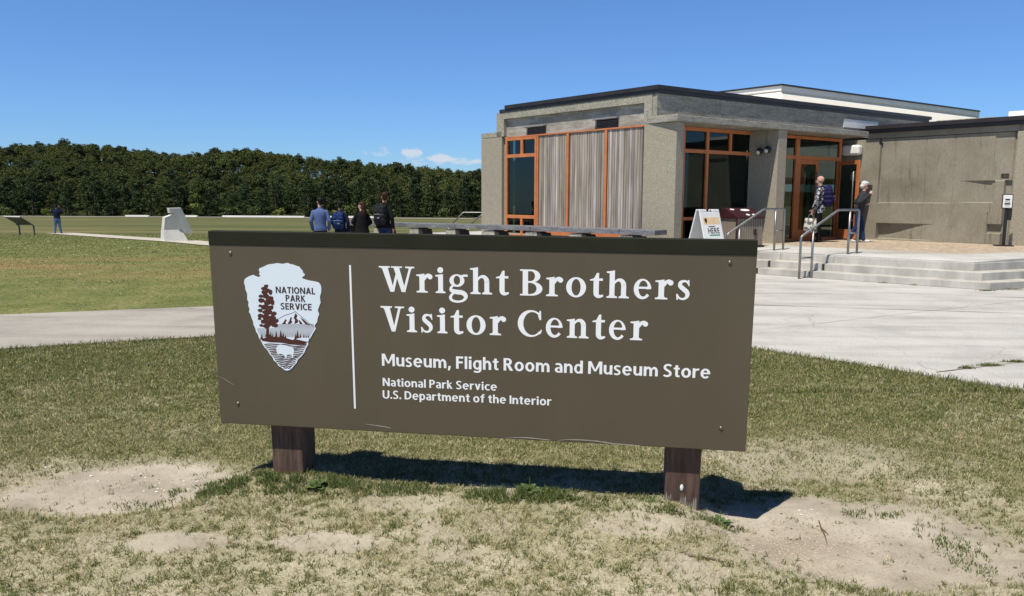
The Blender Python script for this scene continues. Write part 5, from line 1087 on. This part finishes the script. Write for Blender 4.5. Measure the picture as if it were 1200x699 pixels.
# ------------------------------------------------------------------ grass
M['grass'] = attr_mat('grass_blades', rough=.7, spec=.25, trans=.25)
def blades(name, x, y, z, ln, wd, lean, col):
    n = len(x); yaw = rng.random(n)*2*np.pi; cx, sx2 = np.cos(yaw), np.sin(yaw); fy = rng.random(n)*2*np.pi
    dx, dy = np.cos(fy), np.sin(fy); h1 = ln*.55*np.cos(lean*.6); o1 = ln*.55*np.sin(lean*.6); h2 = h1+ln*.45*np.cos(np.minimum(lean*1.6, 1.7)); o2 = o1+ln*.45*np.sin(np.minimum(lean*1.6, 1.7))
    V = np.empty((n, 5, 3), np.float32); w2 = wd/2
    V[:, 0] = np.stack([x-cx*w2, y-sx2*w2, z], -1); V[:, 1] = np.stack([x+cx*w2, y+sx2*w2, z], -1)
    V[:, 2] = np.stack([x+dx*o1+cx*w2*.75, y+dy*o1+sx2*w2*.75, z+h1], -1); V[:, 3] = np.stack([x+dx*o1-cx*w2*.75, y+dy*o1-sx2*w2*.75, z+h1], -1); V[:, 4] = np.stack([x+dx*o2, y+dy*o2, z+h2], -1)
    me = bpy.data.meshes.new(name); me.vertices.add(n*5); me.vertices.foreach_set('co', V.reshape(-1))
    b = (np.arange(n)*5)[:, None]; lp = np.concatenate([b+0, b+1, b+2, b+3, b+3, b+2, b+4], 1).astype(np.int32)
    me.loops.add(n*7); me.loops.foreach_set('vertex_index', lp.reshape(-1)); me.polygons.add(n*2)
    me.polygons.foreach_set('loop_start', (np.arange(n)[:, None]*7+np.array([0, 4])).reshape(-1).astype(np.int32))
    a = me.attributes.new('col', 'FLOAT_COLOR', 'POINT'); c4 = np.ones((n, 5, 4), np.float32); c4[:, :, :3] = col[:, None, :]; a.data.foreach_set('color', c4.reshape(-1))
    me.materials.append(M['grass']); me.update(); me.validate(); o = link_obj(name, me); tag(o, kind='stuff'); return o
PAL = np.array([(.118, .152, .042), (.158, .182, .055), (.215, .212, .078), (.29, .262, .125), (.42, .37, .22), (.54, .48, .31), (.078, .110, .030)])*1.08
def colors(n, w):
    w = np.array(w, float); w /= w.sum(); k = rng.choice(len(PAL), n, p=w); return PAL[k]*rng.uniform(.8, 1.2, (n, 1))
def scatter(n, y0, y1, half): 
    y = np.sqrt(rng.uniform(y0*y0, y1*y1, n)); x = rng.uniform(-half, half, n)*(y+.9); return x, y
x, y = scatter(330000, 2.3, 9.4, 1.25); k = (np.abs(x) < .74*(y+.9)) | (rng.random(len(x)) < .55); x, y = x[k], y[k]
cl = smooth(.40, .60, fbm(x*15, y*15, 3)); far_ = smooth(3.8, 5.0, y); patch = smooth(.32, .60, fbm(x*1.7+9, y*1.7, 4))
pr = (1-.97*bareness(x, y))*(.72+.10*far_+.30*patch*(1-far_))*(.16+.84*cl*(1-.45*far_)+.45*far_)
pr = pr*np.where(soft_in(x, y, CONC, .03), 0, 1)*(1-.7*smooth(.55, .70, fbm(x*2.6, y*2.6, 5))*(1-.8*smooth(3.9, 5.0, y)))
k = rng.random(len(x)) < pr; x, y = x[k], y[k]; nb_ = 8; far_ = smooth(3.8, 5.2, y); gp = smooth(.38, .60, fbm(x*2.1+4, y*2.1, 4))
gs = rng.random(len(x)) < (.70+.20*gp); ls = rng.uniform(.6, 1.25, len(x)); spread = (.008+.014*far_)
x = np.repeat(x, nb_)+rng.normal(0, 1, len(x)*nb_)*np.repeat(spread, nb_); y = np.repeat(y, nb_)+rng.normal(0, 1, len(y)*nb_)*np.repeat(spread, nb_); n = len(x)
k = ~soft_in(x, y, CONC, .02); gs = np.repeat(gs, nb_)[k]; ls = np.repeat(ls, nb_)[k]; x, y = x[k], y[k]; n = len(x)
grn = np.where(rng.random(n) < .16, ~gs, gs)
col = np.where(grn[:, None], colors(n, (3, 3, 1.8, .6, 0, 0, 2.4)), colors(n, (0, .3, 1, 2.2, 3, 1.8, 0)))
lod = 1+.10*np.maximum(0, y-4)
blades('grass', x, y, zground(x, y)-.003, rng.uniform(.013, .042, n)*ls*lod**.4, rng.uniform(.0026, .0050, n)*lod, rng.uniform(.35, 1.4, n), col)
# dry thatch lying flat between the tufts
x, y = scatter(210000, 2.3, 5.4, .80); k = (rng.random(len(x)) < (1-.96*bareness(x, y))*(.35+.65*smooth(.35, .6, fbm(x*4+3, y*4, 4)))) & ~soft_in(x, y, CONC, .02); x, y = x[k], y[k]; n = len(x)
blades('thatch', x, y, zground(x, y)-.001, rng.uniform(.02, .055, n), rng.uniform(.0016, .0030, n), rng.uniform(1.15, 1.55, n), colors(n, (.2, .4, 1.2, 2.2, 3, 2.4, .2)))
# lusher tufts at the foot of the sign
X, Y, Ln = [], [], []
for (cx0, cy0, rx, ry, nn, l0, l1) in ((-1.28, 4.06, .52, .13, 5200, .03, .08), (-1.62, 4.12, .30, .12, 1600, .03, .07), (-.72, 4.02, .40, .09, 2300, .02, .06), (.06, 3.93, .34, .085, 3000, .025, .075), (.55, 3.86, .3, .06, 800, .02, .05), (1.05, 3.74, .22, .06, 700, .02, .055), (.82, 3.76, .16, .05, 500, .02, .05), (1.55, 4.25, .22, .06, 500, .02, .045), (-1.85, 3.95, .3, .1, 500, .02, .045), (1.95, 3.95, .18, .07, 350, .02, .05), (2.15, 3.55, .12, .3, 700, .02, .05), (.9, 2.95, .08, .05, 90, .04, .09)):
    r = np.sqrt(rng.random(nn)); t = rng.random(nn)*6.283; X.append(cx0+rx*r*np.cos(t)); Y.append(cy0+ry*r*np.sin(t)); Ln.append(rng.uniform(l0, l1, nn)*(1.1-.5*r))
x, y, ln = map(np.concatenate, (X, Y, Ln)); keep = fbm(x*16, y*16, 3) > .42; x, y, ln = x[keep], y[keep], ln[keep]; n = len(x)
blades('grass_tufts', x, y, zground(x, y)-.003, ln, rng.uniform(.003, .0055, n), rng.uniform(.2, 1.1, n), np.array([.82, .92, .85])*colors(n, (3, 3, 1.5, .6, .3, .1, 3.0)))
# longer blades leaning over the pavement edge
E_ = densify(CONC[1:13]+[], .006); E_ = E_[:int(len(E_)*.62)]; x = np.array([p.x for p in E_]); y = np.array([p.y for p in E_]); x = np.repeat(x, 2)+rng.normal(0, .035, len(x)*2); y = np.repeat(y, 2)+rng.normal(-.02, .03, len(y)*2); k = (y > 3) & (np.abs(x) < y); x, y = x[k], y[k]; n = len(x)
blades('edge_grass', x, y, zground(x, y)-.002, rng.uniform(.03, .085, n), rng.uniform(.004, .008, n), rng.uniform(.3, 1.1, n), colors(n, (3, 3, 2, 1, .6, .3, 2)))
# lawn beyond the walk
x, y = scatter(500000, 9.0, 44, 1.0); u = x/y
k = (x < -1.0) & ~soft_in(x, y, CONC, .04) & (rng.random(len(x)) < .25+.75*smooth(.35, .6, fbm(x*3, y*3, 4))) & ~((np.abs((y-31)-(x+11.8)*-.935) < 1.1) & (y > 22)); x, y = x[k], y[k]; n = len(x)
tb_ = smooth(.45, .62, fbm(x*.35*.45, y*.35, 5))*smooth(14.5, 19, y)*(1-smooth(21, 26, y))
grn = rng.random(n) < (.86-.42*tb_)
col = np.where(grn[:, None], colors(n, (3, 3, 2, .8, 0, 0, 1.5)), colors(n, (0, 0, 1, 3, 1.6, .4, 0)))
lod = np.maximum(1, y/10)
blades('lawn_grass', x, y, zground(x, y)-.004, rng.uniform(.016, .034, n)*lod**.5, rng.uniform(.008, .013, n)*lod**.85, rng.uniform(.6, 1.45, n), np.minimum(col*1.25, .8))
# crumbs of shell, gravel and litter on the bare sand
def crumbs(name, pts, m, s0, s1, flat=.55):
    mb = MB()
    for (x, y) in pts:
        s = random.uniform(s0, s1); c = Vector((x, y, float(zground(x, y))+s*.2)); a = random.uniform(0, 6.28); k = len(mb.v)
        for (p, q, r2) in ((1, 0, 0), (-.2, .9, .1), (-.9, .1, 0), (.1, -.8, .1), (0, .1, flat), (0, 0, -flat)):
            p *= random.uniform(.7, 1.2); q *= random.uniform(.7, 1.2); mb.v.append(c+Vector((p*math.cos(a)-q*math.sin(a), p*math.sin(a)+q*math.cos(a), r2))*s)
        for f_ in ((0, 1, 4), (1, 2, 4), (2, 3, 4), (3, 0, 4), (1, 0, 5), (2, 1, 5), (3, 2, 5), (0, 3, 5)): mb.f.append([k+i for i in f_]); mb.m.append(0)
    o = mb.build(name, m); tag(o, kind='stuff')
M['shell'] = mat('shell_bits', (.62, .58, .50), (.78, .75, .69), 30, .7); M['pebble'] = mat('sand_pebbles', (.34, .28, .21), (.52, .45, .36), 50, .9); M['twig'] = mat('dead_twig', (.10, .07, .045), (.17, .125, .08), 30, .9)
crumbs('shell_fragments', [(random.gauss(-1.85, .12), random.gauss(4.24, .10)) for _ in range(26)]+[(random.gauss(-2.3, .35), random.gauss(4.3, .16)) for _ in range(22)]+[(random.gauss(1.6, .12), random.gauss(3.98, .04)) for _ in range(5)]+[(1.24, 4.62), (.9, 4.4)], M['shell'], .004, .013)
crumbs('gravel', [(random.gauss(1.40, .28), random.gauss(3.55, .17)) for _ in range(2600)]+[(random.gauss(-2.2, .4), random.gauss(4.2, .2)) for _ in range(150)], M['pebble'], .0025, .007)
crumbs('litter', [(random.gauss(-2.3, .5), random.gauss(4.2, .28)) for _ in range(60)]+[(random.gauss(1.6, .5), random.gauss(3.5, .3)) for _ in range(60)], M['twig'], .003, .010)
def twig(pts, r, label):
    P3 = [Vector((x, y, float(zground(x, y))+h)) for x, y, h in pts]; mb = MB(); mb.tube(P3, [r]*(len(P3)-1)+[r*.3], 6); a, b = P3[1], P3[2]
    mb.tube([a, a.lerp(b, .5)+Vector((.012, .0, .002)), a.lerp(b, .9)+Vector((.022, .0, .0))], [r*.6, r*.5, r*.2], 5); o = mb.build('twig', M['twig'], origin=P3[0]); tag(o, label, 'twig')
twig([(1.62, 3.86, .006), (1.60, 3.78, .006), (1.585, 3.69, .005), (1.56, 3.60, .004)], .0035, 'thin dark twig standing in for a groove in the bare sand at the right')  # groove in the sand drawn as a dark tube
twig([(.80, 3.28, .004), (.86, 3.27, .008), (.92, 3.25, .006), (.97, 3.22, .003)], .004, 'small dry stick on the sand in front of the right sign post')
def weed(x, y, h, label, nl=9):
    z = float(zground(x, y)); o = empty('weed', (x, y, z), label, 'weed'); mb = MB()
    for k in range(nl):
        a = k*2.4+random.uniform(-.3, .3); l_ = h*random.uniform(.6, 1); e = random.uniform(.3, 1.1); d = Vector((math.cos(a)*math.cos(e), math.sin(a)*math.cos(e), math.sin(e))); s = Vector((-math.sin(a), math.cos(a), 0)); p = Vector((0, 0, 0)); prev = None
        for t, w in ((0, .08), (.35, .2), (.65, .24), (.9, .12), (1, .01)):
            c = p+d*l_*t+Vector((0, 0, -.35*l_*t*t)); cur = (c-s*l_*w, c+s*l_*w)
            if prev: mb.face([prev[0], prev[1], cur[1], cur[0]])
            prev = cur
    mb.build('leaves', M['weedleaf'], o); MB().tube([(0, 0, 0), (0, .004, h*.8)], .002, 5).build('stem', M['weedleaf'], o)
M['weedleaf'] = mat('weed_leaf', (.07, .12, .03), (.11, .165, .05), 40, .6)
weed(-1.06, 4.02, .10, 'green leafy weed before the left sign post', 11); weed(1.08, 3.78, .085, 'green broad-leaved weed beside the foot of the right sign post', 10); weed(.10, 3.98, .095, 'green leafy weed at the shadow between the two sign posts', 10)
# small tufts in the pavement cracks
X, Y = [], []
for (cx0, cy0, rx, ry, nn) in ((4.33, 7.17, .05, .02, 140), (4.62, 7.29, .09, .025, 260), (5.0, 7.47, .12, .02, 200), (8.42, 13.5, .14, .04, 200), (9.0, 13.72, .2, .05, 160), (7.2, 14.72, .15, .03, 90), (7.6, 14.36, .08, .03, 80)):
    X.append(rng.normal(cx0, rx*.6, nn)); Y.append(rng.normal(cy0, ry*.6, nn))
x, y = np.concatenate(X), np.concatenate(Y); n = len(x)
blades('crack_grass', x, y, np.full(n, .012), rng.uniform(.015, .05, n), rng.uniform(.004, .008, n), rng.uniform(.3, 1.2, n), colors(n, (3, 3, 1.5, .6, .2, 0, 3)))

# ------------------------------------------------------------------ wooded ridge
def leaf_mat(name, base):
    m, n, l, b = new_mat(name); b.inputs['Roughness'].default_value = .75; b.inputs['Specular IOR Level'].default_value = .2
    a = n.new('ShaderNodeAttribute'); a.attribute_name = 'col'; oi = n.new('ShaderNodeObjectInfo'); r = ramp(n, [(0, (base[0]*.72, base[1]*.75, base[2]*.8)), (.5, base), (.85, (base[0]*1.3, base[1]*1.25, base[2]*1.1)), (1, (base[0]*2.0, base[1]*1.6, base[2]*1.1))]); l.new(oi.outputs['Random'], r.inputs[0])
    x = n.new('ShaderNodeMix'); x.data_type = 'RGBA'; x.blend_type = 'MULTIPLY'; x.inputs['Factor'].default_value = 1; l.new(a.outputs['Color'], x.inputs['A']); l.new(r.outputs[0], x.inputs['B']); l.new(x.outputs['Result'], b.inputs['Base Color']); return m
M['pine'] = leaf_mat('pine_needles', (.057, .077, .026)); M['edge'] = leaf_mat('edge_pine_needles', (.040, .060, .020)); M['bush'] = leaf_mat('bush_leaves', (.095, .125, .036)); M['bark'] = mat('pine_bark', (.060, .048, .038), (.13, .105, .085), 3, .95, stretch=(1, 1, .3))
def crown_arrays(kind, sd):
    g = np.random.default_rng(sd); C = []
    if kind == 'pine':       # irregular umbrella of clumps on limbs
        n = 66
        for i in range(n):
            a = g.random()*6.283; e = math.asin(g.uniform(-.15, 1)); q = g.uniform(.72, 1.0); C.append((2.15*q*math.cos(e)*math.cos(a), 2.15*q*math.cos(e)*math.sin(a), 6.1+2.6*q*math.sin(e)+g.normal(0, .2), g.uniform(.36, .66)))
    elif kind == 'edge':
        n = 80
        for i in range(n):
            t = g.random(); z = .7+8.0*t; rad = 2.15*(1-t**3.2)*.95+.30; a = g.random()*6.283; q = rad*g.random()**.4; C.append((q*math.cos(a), q*math.sin(a), z, g.uniform(.32, .62)))
    else:
        for i in range(16):
            a = g.random()*6.283; q = 1.1*math.sqrt(g.random()); C.append((q*math.cos(a), q*math.sin(a), g.uniform(.4, 2.0), g.uniform(.35, .6)))
    P, Cl = [], []
    for (x, y, z, r) in C:
        m = int(46*(r/.6)**2); d = g.normal(size=(m, 3)); d /= np.linalg.norm(d, axis=1)[:, None]; rr = r*(.62+.5*g.random(m)**.5)[:, None]; c = np.array([x, y, z])+d*rr*np.array([1.15, 1.15, .72])
        nn = d*.8+g.normal(size=(m, 3))*.7; nn /= np.linalg.norm(nn, axis=1)[:, None]; t1 = np.cross(nn, g.normal(size=(m, 3))); t1 /= np.linalg.norm(t1, axis=1)[:, None]; t2 = np.cross(nn, t1); s = g.uniform(.11, .23, (m, 1)); e = g.uniform(.5, 1.0, (m, 1))
        P.append(np.stack([c-t1*s, c+t2*s*e, c+t1*s, c-t2*s*e], 1)); Cl.append(np.repeat(g.uniform(.7, 1.3), m)[:, None]*np.array([[1, 1, 1]])*g.uniform(.85, 1.15, (m, 1)))
    return np.concatenate(P), np.concatenate(Cl)
def crown_mesh(name, P, Cl, m):
    n = len(P); me = bpy.data.meshes.new(name); me.vertices.add(n*4); me.vertices.foreach_set('co', P.reshape(-1).astype(np.float32)); me.loops.add(n*4); me.loops.foreach_set('vertex_index', np.arange(n*4, dtype=np.int32)); me.polygons.add(n); me.polygons.foreach_set('loop_start', (np.arange(n)*4).astype(np.int32))
    a = me.attributes.new('col', 'FLOAT_COLOR', 'POINT'); c4 = np.ones((n, 4, 4), np.float32); c4[:, :, :3] = Cl[:, None, :]; a.data.foreach_set('color', c4.reshape(-1)); me.materials.append(m); me.update(); me.validate(); return me
def trunk_mesh(kind, sd):
    g = random.Random(sd); mb = MB(); h = 8.8 if kind == 'pine' else 8.2; b = (g.uniform(-.3, .3), g.uniform(-.3, .3))
    mb.tube([(0, 0, -.6), (b[0]*.3, b[1]*.3, h*.35), (b[0], b[1], h*.7), (b[0]*1.2, b[1]*1.2, h)], [.19, .15, .10, .03], 7)
    for k in range(7):
        z = h*g.uniform(.45, .9); a = g.uniform(0, 6.28); l_ = g.uniform(.8, 1.6); mb.tube([(b[0]*z/h, b[1]*z/h, z), (math.cos(a)*l_*.6, math.sin(a)*l_*.6, z+.25), (math.cos(a)*l_, math.sin(a)*l_, z+.45)], [.06, .04, .015], 5)
    o = mb.build('trunk', M['bark']); me = o.data; bpy.data.objects.remove(o); return me
NV = 8
ARR = {k: [crown_arrays(k, 100+i+37*j) for i in range(NV)] for j, k in enumerate(('pine', 'edge', 'bush'))}
CM = {k: [crown_mesh('crown', P, c, M['bush'] if k == 'bush' else M['edge'] if k == 'edge' else M['pine']) for P, c in v] for k, v in ARR.items()}
TM = {k: [trunk_mesh(k, i+3*j) for i in range(4)] for j, k in enumerate(('pine', 'edge'))}
def tree(name, kind, x, y, s, label, cat, group):
    o = bpy.data.objects.new(name, None); COL.objects.link(o); o.location = (x, y, gz(x, y)-.1); o.scale = (s*random.uniform(.9, 1.15), s*random.uniform(.9, 1.15), s*random.uniform(.92, 1.08)); o.rotation_euler = (0, 0, random.uniform(0, 6.28)); tag(o, label, cat, group)
    v = random.randrange(NV); c = bpy.data.objects.new('crown', CM[kind][v]); COL.objects.link(c); c.parent = o
    if kind in TM: t = bpy.data.objects.new('trunk', TM[kind][v % 4]); COL.objects.link(t); t.parent = o
ntree = 0
def row(D, kind, sp, u0, u1, s, label, group):
    global ntree
    x = u0*D+random.uniform(0, sp)
    while x < u1*D:
        tree('pine_tree', kind, x, D+random.uniform(-2.2, 2.2), s*random.uniform(.66, 1.2), label, 'tree', group); ntree += 1; x += sp*random.uniform(.7, 1.3)
row(198.5, 'edge', 4.3, -.75, .0, 1.0, 'dark green pine in the front row where the wood meets the field', 'pines along the edge of the field')
row(204, 'edge', 4.6, -.75, .0, 1.02, 'dark green pine in the front row where the wood meets the field', 'pines along the edge of the field')
for D_ in (212, 221, 230, 239, 248, 257): row(D_, 'pine', 4.3, -.75, .0, .80, 'dark pine rising on the wooded ridge behind the field', 'pines on the ridge')
print('trees', ntree)
x = -.74*195
while x < -.03*195:
    if random.random() < .6: tree('shrub', 'bush', x, 194.6+random.uniform(-1, 1), random.uniform(.7, 1.5), 'low green shrub at the foot of the pine wood', 'shrub', 'shrubs along the foot of the wood')
    x += random.uniform(3, 7)
P, Cl = [], []
for k in range(1100):
    D_ = random.uniform(207, 270) if k % 3 else random.uniform(245, 272); xx = random.uniform(-.76, .02)*D_; kd = random.choice(('pine', 'edge')); p, c = ARR[kd][random.randrange(NV)]; s = random.uniform(.6, .85); a = random.uniform(0, 6.28)
    Rm = np.array([[math.cos(a), -math.sin(a), 0], [math.sin(a), math.cos(a), 0], [0, 0, 1]])*s; sel = np.random.default_rng(k).random(len(p)) < .6; P.append(p[sel] @ Rm.T+np.array([xx, D_, gz(xx, D_)-.1])); Cl.append(c[sel])
o = link_obj('woodland', crown_mesh('woodland', np.concatenate(P), np.concatenate(Cl), M['pine'])); tag(o, kind='stuff')
